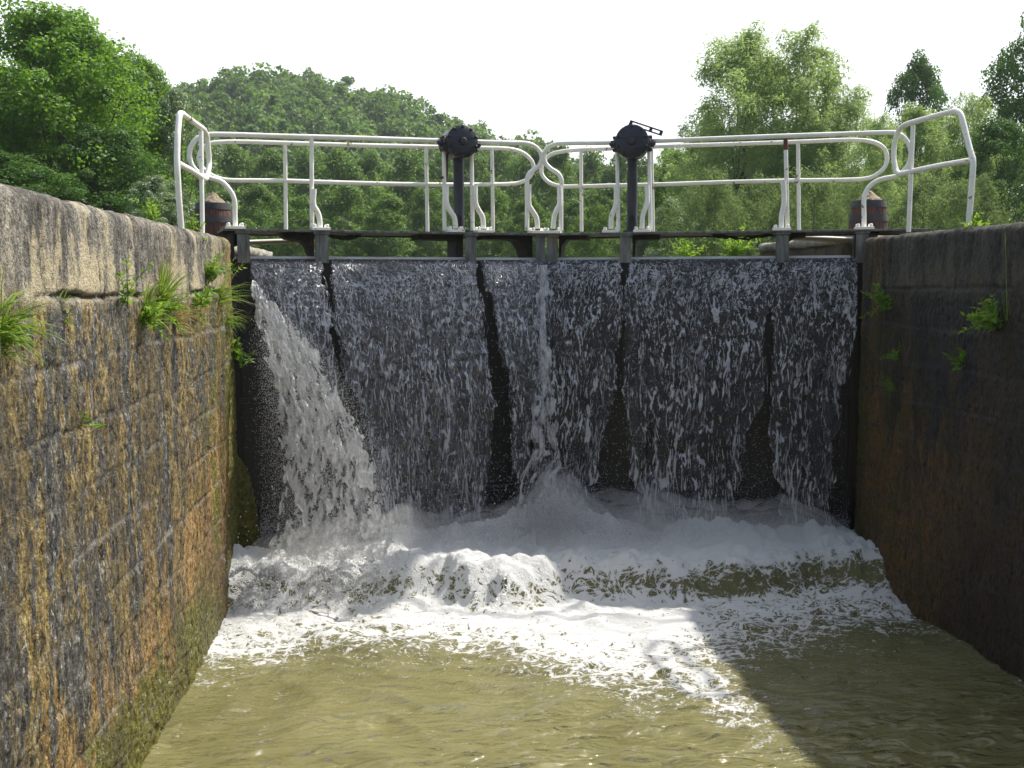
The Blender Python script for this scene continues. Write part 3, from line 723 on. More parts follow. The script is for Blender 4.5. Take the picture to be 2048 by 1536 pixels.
# ------------------------------------------------------------------ plants in the wall joints
def tuft(pos, nrm, n, ln, wd, lab, seed, mat='grass', up=.6, out=.5, spread=.6, name='grass_tuft', droop=1.0, cat='grass tuft', grp=None, stalks=0, r0=.03):
    rs = np.random.RandomState(seed); nrm = np.array(nrm, float); K = 7; V = []; F = []; T = []; c = 0
    root = empty(name, pos); tag(root, lab, cat, grp)
    def blades(n_, ln_, wd_, up_, dr):
        nonlocal V, F, T, c
        for i in range(n_):
            p = rs.normal(size=3)*r0; p -= nrm*max(0, p.dot(nrm)); d = nrm*out*rs.uniform(.3, 1.3)+np.array([0, 0, up_])*rs.uniform(.4, 1.3)+rs.normal(size=3)*spread*.5
            if d.dot(nrm) < .05: d += nrm*(.1-d.dot(nrm))
            d /= np.linalg.norm(d); L = ln_*rs.uniform(.3, .95); w_ = wd_*rs.uniform(.6, 1.2)
            sd_ = np.cross(d, rs.normal(size=3)); sd_ /= np.linalg.norm(sd_); tt = rs.rand()
            for k in range(K):
                t = k/(K-1); V += [p-sd_*w_*.5*(1-t)**.6, p+sd_*w_*.5*(1-t)**.6]; T += [tt, tt]
                d = d+np.array([0, 0, -1])*dr*.22*(.3+t)*rs.uniform(.7, 1.3); d /= np.linalg.norm(d)
                pn = p+d*L/(K-1)
                if pn.dot(nrm) < .004: pn = pn+nrm*(.004-pn.dot(nrm))
                p = pn
            for k in range(K-1): F.append((c+2*k, c+2*k+1, c+2*k+3, c+2*k+2))
            c += 2*K
    blades(n, ln, wd, up, droop)
    mesh_np('blades', V, F, M[mat], root, attrs=dict(tint=T), smooth=True)
    if stalks:
        V, F, T, c = [], [], [], 0; blades(stalks, ln*1.6, wd*.45, up*1.2, droop*.6); mesh_np('dry_stalks', V, F, M['dry'], root, attrs=dict(tint=T))
    return root
def herb(pos, nrm, stems, ln, leaf, lab, seed, mat='herb', up=.8, out=.5, droop=.3, asp=.42, name='leafy_weed', per=9):
    rs = np.random.RandomState(seed); nrm = np.array(nrm, float); root = empty(name, pos); tag(root, lab, 'weed', None)
    mb = MB(); V = []; F = []; T = []; c = 0
    for i in range(stems):
        p = rs.normal(size=3)*.015; d = nrm*out*rs.uniform(.2, 1.2)+np.array([0, 0, up])*rs.uniform(.5, 1.2)+rs.normal(size=3)*.35
        d /= np.linalg.norm(d); L = ln*rs.uniform(.5, 1.1); P_ = [Vector(p)]
        for k in range(per):
            p = p+d*L/per; d = d+np.array([0, 0, -1])*droop*.2+rs.normal(size=3)*.08; d /= np.linalg.norm(d); P_.append(Vector(p))
            for sg in (-1, 1):
                sd_ = np.cross(d, np.array([.1, .2, 1.])+rs.normal(size=3)*.5); sd_ /= np.linalg.norm(sd_)
                a = sd_*sg+d*.5+rs.normal(size=3)*.3; a /= np.linalg.norm(a); b = np.cross(a, d+rs.normal(size=3)*.4); b = np.cross(b, a) if rs.rand() < .5 else b; b /= np.linalg.norm(b)
                l_ = leaf*rs.uniform(.6, 1.2)*(1.1-.5*k/per); tt = rs.rand(); nn_ = np.cross(a, b)
                q = [p, p+a*l_*.35+b*l_*asp*.5+nn_*l_*.08, p+a*l_, p+a*l_*.35-b*l_*asp*.5+nn_*l_*.08]
                V += q; F.append((c, c+1, c+2, c+3)); c += 4; T += [tt]*4
        mb.tube(P_, [.003*(1-.6*j/per) for j in range(per+1)], 5)
    mesh_np('leaves', V, F, M[mat], root, attrs=dict(tint=T), smooth=False); mb.build('stems', M['herb' if mat == 'herb' else 'grass'], root)
    return root
LW, RW = (1, 0, 0), (-1, 0, 0)
WL = lambda x, y: at_x(x, y, XL+.005)
WR = lambda x, y: at_x(x, y, XR-.005)
tuft(WL(4, 672), LW, 90, .30, .010, 'long arching grass tuft at the left edge of the photo on the mossy wall', 1, droop=1.5, out=.6)
tuft(WL(128, 612), LW, 14, .10, .008, 'tiny green sprig in the joint under the grey coping', 2)
herb(WL(244, 612), LW, 3, .30, .045, 'tall thin yellowish weed at the left end of the wall plants', 3, up=1.2, out=.25, droop=-.1)
tuft(WL(290, 628), LW, 70, .22, .013, 'broad bladed green tuft below the coping, left of the tallest grass', 4, out=.5, up=.8, stalks=8)
tuft(WL(322, 612), LW, 110, .34, .010, 'largest and tallest grass tuft on the sunlit wall', 5, up=1.3, out=.35, droop=.8, stalks=22)
tuft(WL(352, 640), LW, 60, .40, .007, 'tuft of long straw coloured stalks trailing down the sunlit wall', 6, mat='dry', up=.3, out=.6, droop=1.8)
herb(WL(283, 640), LW, 9, .15, .05, 'low cluster of yellow green leaves at the foot of the grass tufts', 7, up=.3, out=.7)
herb(WL(330, 628), LW, 9, .16, .045, 'leafy weed growing among the tallest grass', 17, up=.5, out=.7)
herb(WL(415, 560), LW, 12, .24, .055, 'dense dark green leafy weed near the wall corner by the falls', 8, up=.8, out=.6)
herb(WL(392, 608), LW, 6, .16, .09, 'bright broad leaved weed below the dense leafy one', 9, up=.5, out=.8, per=4, asp=.35)
tuft(WL(440, 600), LW, 60, .34, .008, 'grass tuft with dry stalks just left of the wall corner', 10, up=.6, stalks=14)
tuft(at_x(486, 580, XL+.01)+Vector((0, -.12, 0)), (.85, -.2, 0), 75, .34, .008, 'drooping grass tuft hanging over the falls from the wall corner', 11, up=.7, out=1.0, droop=1.3)
herb(at_x(468, 715, XL+.01), LW, 10, .20, .06, 'bright leafy sprig on the wall corner halfway beside the falls', 12, up=.5, out=.8)
herb(WL(163, 846), LW, 4, .09, .045, 'small isolated bright green sprig on the lower part of the sunlit wall', 13, up=.9, out=.5, per=4)
herb(Vector((XL-.10, 6.35, ZT)), (0, 0, 1), 6, .17, .045, 'small sprig on top of the sunlit wall left of the guard rail', 14, up=1, out=.1)
herb(Vector((XL-.06, 7.35, ZT)), (0, 0, 1), 8, .11, .05, 'bright sprig on the wall top between the guard rail posts', 15, up=.8, out=.1, per=4)
tuft(WL(455, 640), LW, 50, .22, .008, 'thin grass tuft low on the wall corner by the falls', 16, up=.2, droop=1.5, stalks=10)
herb(WR(1776, 618), RW, 8, .24, .06, 'fern like weed high on the shaded wall near the gate', 20, up=.7, out=.7, mat='herb')
herb(WR(1995, 655), RW, 16, .26, .065, 'largest bushy weed on the shaded wall near the right edge', 21, up=.7, out=.7)
tuft(WR(2012, 640), RW, 5, .62, .006, 'tall thin grass stalks rising from the bushy weed on the shaded wall', 22, up=1.6, out=.15, spread=.25, droop=.25)
herb(WR(1922, 730), RW, 6, .14, .045, 'small weed low in the middle of the shaded wall', 23, up=.6, out=.5)
tuft(WR(1785, 775), RW, 50, .24, .004, 'wispy fine grass tuft on the shaded wall below the fern like weed', 24, up=.5, out=.6, droop=1.2)
herb(WR(1796, 712), RW, 5, .12, .04, 'little dark weed between the fern like weed and the wispy grass', 25, up=.6, out=.5)
herb(Vector((XR+.10, 6.85, ZT)), (0, 0, 1), 7, .12, .06, 'bright green leaf cluster on the shaded wall top beside the guard rail foot', 26, up=.8, out=.1, per=4)
herb(Vector((3.55, 11.2, 2.76)), (0, 0, 1), 22, .42, .07, 'yellow green weeds on the upstream bank seen under the right walkway', 27, up=.5, out=.2)
herb(Vector((3.1, 11.6, 2.70)), (0, 0, 1), 18, .38, .07, 'second patch of yellow green weeds under the right walkway, left of the coping stone', 28, up=.5, out=.2)

# ------------------------------------------------------------------ ground, water
V = []; F = []
GX0, GX1, GZ = XL-.7, XR+.7, ZT-.02
def quad(a, b, c, d): 
    n = len(V); V.extend([a, b, c, d]); F.append((n, n+1, n+2, n+3))
HPROF = [(-900, 330), (-200, 200), (0, 175), (250, 160), (350, 152), (430, 134), (540, 124), (640, 132), (700, 152), (780, 160), (850, 184), (900, 210), (960, 222), (1010, 242), (1060, 252), (1110, 266), (1150, 290), (1250, 320), (1700, 360), (2400, 400)]
HPX = np.array([(p[0]-830)/2060*245 for p in HPROF]); HPZ = np.array([(567-p[1])/2060*245-13.2 for p in HPROF])
def hillz(x, y):
    x = np.asarray(x, float); y = np.asarray(y, float)
    k = np.maximum(y, 60)/245.0
    z = np.interp(x/k, HPX, HPZ)
    z = z+1.3*noise(x/26.0, y/30.0, seed=77)*sst(5, 20, z)
    z = z*(.10+.90*sst(110, 250, y)**.9)*(1-.5*sst(262, 420, y))
    return GZ + np.maximum(z, 0)*sst(85, 130, y)
xs = np.concatenate([np.linspace(-420, -60, 25), np.linspace(-55, GX0, 22), np.linspace(GX1, 60, 22), np.linspace(65, 420, 25)])
ys = np.concatenate([np.linspace(-200, -14, 12), np.linspace(-10, 75, 30), np.linspace(80, 420, 70)])
GXg, GYg = np.meshgrid(xs, ys)
GZg = hillz(GXg, GYg)+.0
Fg = gridfaces(len(ys), len(xs))
ic = int(np.searchsorted(xs, GX0+1e-3))-1
cell_x = Fg[:, 0] % len(xs); cell_y = Fg[:, 0]//len(xs)
keep = ~((cell_x == ic) & (ys[cell_y] >= -14.1) & (ys[cell_y] < 60))
og = mesh_np('ground', np.stack([GXg, GYg, GZg], -1), Fg[keep], M['ground']); tag(og, kind='structure')
# banks of the upper canal (sides of the slot)
mb = MB()
for x in (GX0, GX1): mb.add([(x, 11.5, 1.5), (x, 62, 1.5), (x, 62, GZ), (x, 11.5, GZ)], [(0, 1, 2, 3)])
tag(mb.build('canal_bank', M['ground'], smooth=False), kind='structure')
upm = m_simple('canal_water', (.05, .05, .02), (.07, .065, .03), 1, .05, .15)
mb = MB(); mb.add([(PA.x-.1, PA.y+.09, 2.70), (PM.x, PM.y+.09, 2.70), (PB.x+.1, PB.y+.09, 2.70), (GX1, 62, 2.70), (GX0, 62, 2.70)], [(0, 1, 2, 3, 4)])
tag(mb.build('canal_water', upm, smooth=False), kind='structure')

# lower pool: one height field with the foam step at the foot of the gates
xs = np.arange(XL-.12, XR+.12, .012)
ys = np.concatenate([np.arange(-14, 3.6, .3), np.arange(3.6, 7.0, .014), np.arange(7.0, 9.4, .011)])
X, Y = np.meshgrid(xs, ys)
wob = .17*noise(X*1.6, Y*.0, seed=3)+.05*noise(X*5, Y*2, seed=4)
step = sst(7.72, 7.98, Y+wob)
z = .26*step
act = sst(5.5, 7.7, Y)
wx = X+.25*noise(X*1.1, Y*1.1, seed=21); wy = Y+.25*noise(X*1.1, Y*1.1, seed=22)
wv = .040*fbm(wx*1.2, wy*2.2, 3, 31, .42)+.016*ridge(wx*1.9, wy*3.8, 1, 33)+.010*fbm(wx*4.5, wy*9, 2, 35)
z += (wv-.018)*(.75+.9*act)
boil = np.clip(.5+.9*fbm(X*3.4, Y*4.4, 4, 41, .5), 0, 1); fine = fbm(X*16, Y*18, 3, 43)
nearf = sst(6.9, 7.7, Y)
bil = np.abs(noise(X*6, Y*7, seed=81))+.35*np.abs(noise(X*15, Y*17, seed=82))
z += nearf*(.022*boil**2+.018*bil)
on = sst(7.85, 8.1, Y+wob)
z += on*(.040*(boil-.4)+.032*bil)
# lumps at the lip of the step
lip = np.exp(-((Y+wob-8.0)/.13)**2); z += lip*(.034*np.clip(fbm(X*6, Y*5, 3, 47)*2+.25, 0, 1.2))
# mounds under the falling water
yg = np.where(X < PM.x, PA.y+(X-PA.x)*(PM.y-PA.y)/(PM.x-PA.x), PM.y+(X-PM.x)*(PB.y-PM.y)/(PB.x-PM.x))
dg = yg-.42-Y
rim = np.exp(-(dg/.24)**2); z += rim*(.04+.10*np.clip(noise(X*2.6, Y*0, seed=51)+.4, 0, 1)+.06*bil)
z += .22*np.exp(-((X-PM.x)/.26)**2)*np.exp(-((Y-8.9)/.3)**2)*(.7+.5*bil)
z += .06*np.exp(-((X-.0)/.55)**2)*np.exp(-((Y-8.2)/.35)**2)
# foam coverage, with painted sun glitter
edge = 7.08+.30*noise(X*.9, Y*0, seed=61)+.10*noise(X*4, Y*3, seed=62)
edge = edge - .75*np.exp(-((X-1.35)/.75)**2)
foam = sst(-1.15, 1.1, (Y-edge))
foam = foam*1.0
glitter_strip = np.exp(-((X-np.interp(Y, [4.6, 5.3, 6.0, 6.6, 7.1], [2.0, 1.9, 1.78, 1.6, 1.4])+.10*noise(X*2, Y*3, seed=66))/np.interp(Y, [5, 7], [.16, .40]))**2)*sst(4.4, 6.2, Y)*.62  # sun glitter along the wall's shadow edge, painted as white foam
foam = np.maximum(foam, glitter_strip)
foam = np.maximum(foam, .22*sst(.1, .5, fbm(X*2.2, Y*3.2, 3, 64))*sst(4.5, 6.5, Y))
stepf = np.exp(-((Y+wob-7.84)/.10)**2)
foam *= 1-.22*sst(1.6, 2.4, X)*(1-on)
foam += on*.42
foam = foam*(1-stepf*(.42+.22*sst(.6, 2.5, X)))
foam = np.where((X < -.55) & (Y > 7.7) & (Y < 8.1), foam, foam)
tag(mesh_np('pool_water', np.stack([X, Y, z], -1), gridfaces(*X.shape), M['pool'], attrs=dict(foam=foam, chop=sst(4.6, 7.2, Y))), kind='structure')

# ------------------------------------------------------------------ falling water
GAPL = [(500, 0, [(530, 7), (640, 0)]), ]
def lin(y, pts, k): return np.interp(y, [p[0] for p in pts], [p[k] for p in pts])
# gaps: list of (y, x centre, half width) tracks in picture units at the gate
GAPS = [[(525, 650, 10), (560, 653, 8), (610, 657, 2), (640, 659, -9), (665, 662, 6), (700, 668, 9), (740, 672, -4), (800, 692, 14), (880, 720, 6), (930, 735, -9), (1080, 740, -12)],
        [(525, 955, 4), (560, 958, 6), (620, 968, 13), (700, 978, 18), (780, 988, 26), (850, 990, 24), (900, 985, 22), (960, 985, 36), (1040, 990, 48), (1080, 990, 50)],
        [(525, 1251, 9), (560, 1250, 4), (595, 1248, -9), (680, 1246, -2), (705, 1246, 12), (750, 1242, -6), (790, 1238, 3), (830, 1236, 20), (900, 1230, 30), (960, 1228, 38), (1040, 1228, 48), (1080, 1226, 50)],
        [(525, 1560, 3), (560, 1552, -9), (620, 1540, -6), (650, 1532, 9), (700, 1536, 10), (740, 1536, -5), (790, 1530, 4), (860, 1512, 26), (950, 1512, 40), (1040, 1515, 46), (1080, 1515, 40)]]
BNDL = [(525, 494), (560, 498), (620, 520), (700, 600), (760, 660), (820, 690), (1080, 690)]
BNDR = [(525, 1733), (600, 1722), (700, 1700), (800, 1680), (900, 1666), (1080, 1655)]
def fall_sheet(lf, right, name, seed, out0, push, hole, mat, fgain=1.0):
    u0, u1 = .0, lf.L-.004; du = .0072
    us = np.arange(u0, u1, du); H = ZW-.28
    tt = np.linspace(0, 1, 400); hv = tt**1.6     # falling coordinate
    U, T = np.meshgrid(us, tt); Hh = np.interp(T, tt, hv)*H
    A = np.array(lf.A); e = np.array(lf.e); n = np.array(lf.n)
    Z0 = ZW+.004-Hh
    base = A[None, None, :]+U[..., None]*e-n*.05; base[..., 2] = Z0
    PXX, PYY = project(base.reshape(-1, 3)); PXX = PXX.reshape(U.shape); PYY = PYY.reshape(U.shape)
    q = np.sqrt(Hh/H+.002)*1.0
    wu = U + .05*noise(U*2.2, q*5, seed=seed)*(.4+q) + .012*noise(U*16, q*16, seed=seed+1)
    # sideways lean of the left leaf's sheet
    lean = (U*0)
    thick = fbm(wu*11, q*5.0, 4, seed+2, .6)
    line = lambda x, y, sd, w_=.10: 1-sst(w_*.35, w_, np.abs(noise(x, y, seed=sd)))
    w2 = wu+.012*noise(U*28, q*34, seed=seed+31)
    fil1 = ridge(wu*15, q*14, 2, seed+3); fil2 = ridge(wu*36, q*40, 2, seed+4); cell = ridge(wu*30, q*60, 2, seed+5)
    topw = np.exp(-Hh/.42)
    lo = sst(.15, 1.0, q)
    on1 = sst(-.35, .25, noise(wu*8, q*16, seed=seed+6)); on2 = sst(-.1, .35, noise(wu*9, q*20, seed=seed+8))
    f = .9*line(w2*19, q*4.6, seed+3, .10)*on1 + .65*line(w2*15, q*10, seed+33, .09)*(1-on1*.6)
    f += .6*line(w2*42, q*17, seed+4, .15)*on2
    f += .9*line(w2*11, q*3.2, seed+61, .075)*sst(-.1, .3, noise(wu*6, q*10, seed=seed+62))
    f += topw*1.0*line(w2*46, q*70, seed+5, .18)*sst(.02, .07, Hh)
    f *= .75+.7*noise(wu*30, q*60, seed=seed+36)
    f += .16*sst(.0, .5, thick)
    cover = .5+.62*thick+.3*sst(.7, 1, fil1)-hole*lo
    lowf = noise(U*2.1, q*2.6, seed=seed+12)
    cover += .35*lowf*lo
    for tr in GAPS:
        c = lin(PYY, tr, 1) if False else np.interp(PYY, [p[0] for p in tr], [p[1] for p in tr]); hw = np.interp(PYY, [p[0] for p in tr], [p[2] for p in tr])
        hw = hw*np.interp(PYY, [560, 850, 1000], [.55, .62, .9])*(1+.35*noise(PYY*.03, PXX*0, seed=seed+9)); d = (np.abs(PXX-c+6*noise(PYY*.02, PXX*0, seed=seed+10))-hw)+7*fbm(PYY*.09, PXX*.12, 3, seed+14)
        g = 1-sst(-4, 10, d); cover -= 1.5*g; f += .35*np.exp(-((d-5)/5)**2)*(hw > 3)
    if not right:
        b = np.interp(PYY, [p[0] for p in BNDL], [p[1] for p in BNDL])+10*noise(PYY*.03, PXX*0, seed=seed+11); cover -= 2*(1-sst(-6, 8, PXX-b))
    else:
        b = np.interp(PYY, [p[0] for p in BNDR], [p[1] for p in BNDR])+9*noise(PYY*.03, PXX*0, seed=seed+11); cover -= 2*(1-sst(-6, 8, b-PXX))
        f += .35*np.exp(-((b-PXX-18)/16)**2)*sst(.1, .5, noise(wu*20, q*8, seed=5)+.3)
    f *= .55+1.1*np.clip(.5+.9*noise(U*1.9, q*4, seed=seed+51)+.5*noise(U*6, q*9, seed=seed+52), 0, 1)
    f += .5*np.exp(-((cover-.06)/.05)**2)          # bright rims where the sheet tears
    f *= fgain
    f += .30*sst(.80, 1.0, q)*sst(-.2, .5, noise(wu*12, q*20, seed=seed+7))
    keep = cover > .03+.0*U
    relief = .030*thick*(.35+lo)+.022*(fil1-.6)*(.5+lo)+.010*(fil2-.5)+.010*cell*topw+.018*lowf*lo
    o = out0+.03+push*np.sqrt(Hh/H) ; o = o*sst(-.02, .06, Hh)+.0
    P = base+n*.05 - n*(o+relief*sst(0, .05, Hh))[..., None]
    P += e*(.010*noise(U*14, q*26, seed=seed+20)*lo)[..., None]
    P[..., 2] += (1-sst(0, .03, Hh))*.0
    Fc = gridfaces(*U.shape); k = keep.ravel(); m = k[Fc].all(1)
    Fc = Fc[m]; used = np.unique(Fc); re = np.full(U.size, -1); re[used] = np.arange(len(used))
    o = mesh_np(name, P.reshape(-1, 3)[used], re[Fc], mat, attrs=dict(foam=f.ravel()[used]))
    return o
tag(fall_sheet(LL, False, 'waterfall', 101, .05, .26, .16, M['fall']), kind='structure')
tag(fall_sheet(LL, False, 'waterfall', 141, .0, .18, .55, M['fall'], .7), kind='structure')
tag(fall_sheet(RL, True, 'waterfall', 201, .05, .26, .14, M['fall'], 1.0), kind='structure')
tag(fall_sheet(RL, True, 'waterfall', 241, .0, .18, .55, M['fall'], .7), kind='structure')

def strands(lf, right, seed, n, out0=.07, push=.27):
    rs = np.random.RandomState(seed); H = ZW-.30
    A = np.array(lf.A); e = np.array(lf.e); nn = np.array(lf.n); K = 11
    k = n*6; U = rs.uniform(.02, lf.L-.02, k)
    top = rs.rand(k) < .46
    h0 = np.where(top, H*rs.beta(1.0, 3.2, k)*.42+.015, H*rs.rand(k)**.9*.95)
    q0 = np.sqrt(h0/H)
    ln = np.where(top, rs.uniform(.012, .06, k), rs.uniform(.015, .10, k)*(.4+q0))
    ln = np.where(rs.rand(k) < .06, ln*2.2, ln)
    wrp = lambda u, q: .05*noise(u*2.2, q*5, seed=seed)*(.4+q)+.020*noise(u*9, q*13, seed=seed+1)+.007*noise(u*40, q*44, seed=seed+2)
    dens = ridge(U*7, q0*3.0, 3, seed+3)+.25*rs.rand(k)
    ok = (dens > .62)
    P0 = A+U[:, None]*e; P0[:, 2] = ZW-h0; px, py = project(P0)
    for tr in GAPS:
        c = np.interp(py, [p[0] for p in tr], [p[1] for p in tr]); hw = np.interp(py, [p[0] for p in tr], [p[2] for p in tr])
        ok &= (np.abs(px-c) > hw+1)|(rs.rand(k) < .03)
    if not right: ok &= px > np.interp(py, [p[0] for p in BNDL], [p[1] for p in BNDL])
    else: ok &= px < np.interp(py, [p[0] for p in BNDR], [p[1] for p in BNDR])
    idx = np.nonzero(ok)[0][:n]; U = U[idx]; h0 = h0[idx]; ln = ln[idx]; tp = top[idx]; N = len(idx)
    t = np.linspace(0, 1, K)[None, :]; h = np.minimum(h0[:, None]+ln[:, None]*t, H+.02); q = np.sqrt(h/H)
    slant = rs.normal(.06, .25, N)*(.25+.75*tp)
    u = U[:, None]+wrp(U[:, None], q)-wrp(U, np.sqrt(h0/H))[:, None]+slant[:, None]*ln[:, None]*t
    bead = .55+.45*np.abs(noise(h*60+U[:, None]*50, U[:, None]*31+0*h, seed=seed+4)*2)
    r = rs.gamma(1.5, .0012, N)[:, None]+.0005; r = np.minimum(r, .0062)*bead*np.sin(np.pi*np.clip(t*.94+.03, 0, 1))**.6
    o = (out0+.03+push*q+.012*rs.rand(N)[:, None]+.012*noise(u*20, q*20, seed=seed+5))*sst(-.02, .06, h)
    C = A+u[..., None]*e-o[..., None]*nn; C[..., 2] = ZW-h
    V = []
    for a_ in (0, 2.094, 4.188): V.append(C+(r*math.cos(a_+.5))[..., None]*e*1.3+(r*math.sin(a_+.5))[..., None]*nn)
    V = np.stack(V, 2)
    b = (np.arange(N)[:, None, None]*K+np.arange(K-1)[None, :, None])*3; j = np.arange(3)[None, None, :]; j2 = (j+1) % 3
    F = np.stack([b+j, b+j2, b+3+j2, b+3+j], -1).reshape(-1, 4)
    tag(mesh_np('water_strands', V.reshape(-1, 3), F, M['strand']), kind='stuff', label='thin white strands of water falling down the '+('right' if right else 'left')+' gate leaf')
strands(LL, False, 401, 1900); strands(RL, True, 431, 1900)
def jet(name, left, rightb, Y0, Y1, seed, mat, hole=.25, layers=3, white=.75):
    """aerated jet between two boundary tracks (picture y, x) falling from depth Y0 to Y1 (distance from the camera plane)"""
    Vs = []; Fs = []; As = []; n0 = 0
    for L in range(layers):
        py = np.linspace(left[0][0], left[-1][0], 300); s = np.linspace(0, 1, 110)
        S, PY = np.meshgrid(s, py); tf = (PY-PY.min())/(PY.max()-PY.min())
        a = np.interp(PY, [p[0] for p in left], [p[1] for p in left]); b = np.interp(PY, [p[0] for p in rightb], [p[1] for p in rightb])
        a = a+10*tf*noise(PY/44, PY*0, seed=seed+41); b = b+26*tf*noise(PY/50, PY*0, seed=seed+43)
        wd = np.maximum(b-a, 1)
        nz = fbm(S*wd/15, PY/48, 5, seed+L*9, .62); rg = ridge(S*wd/20+.6*noise(S*3, PY/50, seed=seed), PY/75, 3, seed+3+L*9)
        px = a+(b-a)*S+wd*.045*noise(S*5, PY/70, seed=seed+L)
        Yd = Y0+(Y1-Y0)*tf**.8 - L*.06*(.3+tf)-.020*nz-.008*rg
        d = np.stack([(px-CX)/FPX, (CY-PY)/FPX, -np.ones_like(px)], -1) @ RN.T
        P = np.array([0, 0, CAMZ])+d*(Yd/d[..., 1])[..., None]
        ed = np.minimum(S, 1-S)*wd/14
        cover = .55+.9*nz+.35*(rg-.6)-hole*(.5+tf)-.55*(1-sst(0, 1, ed+.5*noise(S*4, PY/16, seed=seed+7)))-.15*L
        f = white*(.62+.95*nz+.45*(rg-.5))
        k = (cover > 0).ravel(); Fc = gridfaces(*S.shape); Fc = Fc[k[Fc].all(1)]
        Vs.append(P.reshape(-1, 3)); Fs.append(Fc+n0); As.append(f.ravel()); n0 += S.size
    V_ = np.concatenate(Vs); F_ = np.concatenate(Fs); A_ = np.concatenate(As)
    used = np.unique(F_); re = np.full(len(V_), -1); re[used] = np.arange(len(used))
    return tag(mesh_np(name, V_[used], re[F_], mat, attrs=dict(foam=A_[used])), kind='structure')
jet('water_jet', [(560, 498), (620, 505), (700, 525), (800, 548), (900, 560), (1000, 560), (1070, 545), (1120, 530)],
    [(560, 516), (620, 560), (700, 640), (760, 665), (840, 712), (900, 745), (1000, 775), (1070, 800), (1120, 830)], 8.45, 8.02, 301, M['jet'], .30, 5, .86)
jet('water_jet', [(530, 1074), (600, 1066), (700, 1064), (800, 1060), (900, 1052), (970, 1035), (1060, 1010), (1100, 1000)],
    [(530, 1100), (600, 1102), (700, 1106), (800, 1116), (900, 1130), (970, 1160), (1060, 1185), (1100, 1200)], 9.2, 8.6, 351, M['jet'], .38, 2, .66)

# droplets and splashes -----------------------------------------------------
OCT_V = np.array([(1, 0, 0), (-1, 0, 0), (0, 1, 0), (0, -1, 0), (0, 0, 1), (0, 0, -1)], float)
OCT_F = np.array([(0, 2, 4), (2, 1, 4), (1, 3, 4), (3, 0, 4), (2, 0, 5), (1, 2, 5), (3, 1, 5), (0, 3, 5)])
rng = np.random.RandomState(5)
PT = []; RD = []
def drops(n, f):
    p, r = f(n); PT.append(p); RD.append(r)
def pix_drops(pxs, pys, Yd):
    d = np.stack([(pxs-CX)/FPX, (CY-pys)/FPX, -np.ones_like(pxs)], -1) @ RN.T
    return np.array([0, 0, CAMZ])+d*(Yd/d[:, 1])[:, None]
# a: mist of drops above the base of the fall, full width
def fa(n):
    x = rng.uniform(520, 1700, n); hh = rng.exponential(1, n)*(14+16*np.clip(noise(x*.012, x*0, seed=71)+.3, 0, 1)); Yd = rng.uniform(8.2, 8.7, n)
    return pix_drops(x, 1075-hh*1.3+rng.normal(0, 9, n), Yd), rng.uniform(.0012, .0035, n)
drops(26000, fa)
def fb(n):   # centre boil
    x = rng.normal(1105, 42, n); y = 1060-np.abs(rng.normal(0, 48, n)); return pix_drops(x, y, rng.uniform(8.3, 8.8, n)), rng.uniform(.0015, .004, n)
drops(9000, fb)
def fc(n):   # left splash, thrown in arcs
    k = 34; cx_ = rng.uniform(490, 760, k); th = rng.uniform(.15*math.pi, .9*math.pi, k); i = rng.randint(0, k, n); t = rng.uniform(0, 1, n)
    R_ = rng.uniform(30, 105, k)[i]; x = cx_[i]+R_*t*np.cos(th[i]); y = 1195-rng.uniform(0, 40, k)[i]-R_*1.5*(np.sin(th[i])*t-.8*t*t)
    return pix_drops(x+rng.normal(0, 1+3*t, n), y+rng.normal(0, 1+3*t, n), np.full(n, 1)*(7.75+.35*rng.rand(k)[i])), rng.uniform(.0015, .0068, n)*(1.1-.5*t)
drops(26000, fc)
def fd(n):   # scattered bright drops over the foam
    x = rng.normal(650, 120, n); y = 1150-rng.exponential(38, n)+20*rng.rand(n); return pix_drops(x, y, rng.uniform(7.6, 8.2, n)), rng.uniform(.002, .0055, n)
drops(1500, fd)
def fe(n):   # everywhere in front of the falling sheets
    x = rng.uniform(520, 1690, n); y = 560+rng.power(2.2, n)*500; return pix_drops(x, y, rng.uniform(8.35, 8.6, n)), rng.uniform(.001, .0032, n)
drops(9000, fe)
def ff_(n):  # round the left jet
    t = rng.power(1.4, n); y = 620+t*440; a = np.interp(y, [620, 1060], [515, 560]); b = np.interp(y, [620, 760, 900, 1060], [570, 680, 750, 800])
    s = rng.rand(n); x = a+(b-a)*s+rng.normal(0, 10+20*t, n); return pix_drops(x, y, rng.uniform(7.9, 8.3, n)), rng.uniform(.0008, .0024, n)
drops(40000, ff_)
def fg(n):   # dark pockets with sprinkled drops (lower left corner, step)
    x = rng.uniform(470, 780, n); y = rng.uniform(1110, 1215, n); return pix_drops(x, y, rng.uniform(7.3, 7.75, n)), rng.uniform(.0015, .0042, n)
drops(2600, fg)
P = np.concatenate(PT); Rr = np.concatenate(RD); ok = P[:, 2] > 0.0; P, Rr = P[ok], Rr[ok]
st = np.stack([np.ones(len(P)), np.ones(len(P)), rng.uniform(1, 1.9, len(P))], -1)
Vd = (P[:, None, :]+OCT_V[None]*(Rr[:, None]*st)[:, None, :]).reshape(-1, 3)
Fd = (OCT_F[None]+6*np.arange(len(P))[:, None, None]).reshape(-1, 3)
tag(mesh_np('spray', Vd, Fd, M['drop']), kind='stuff', label='white spray and drops over the foot of the falls')

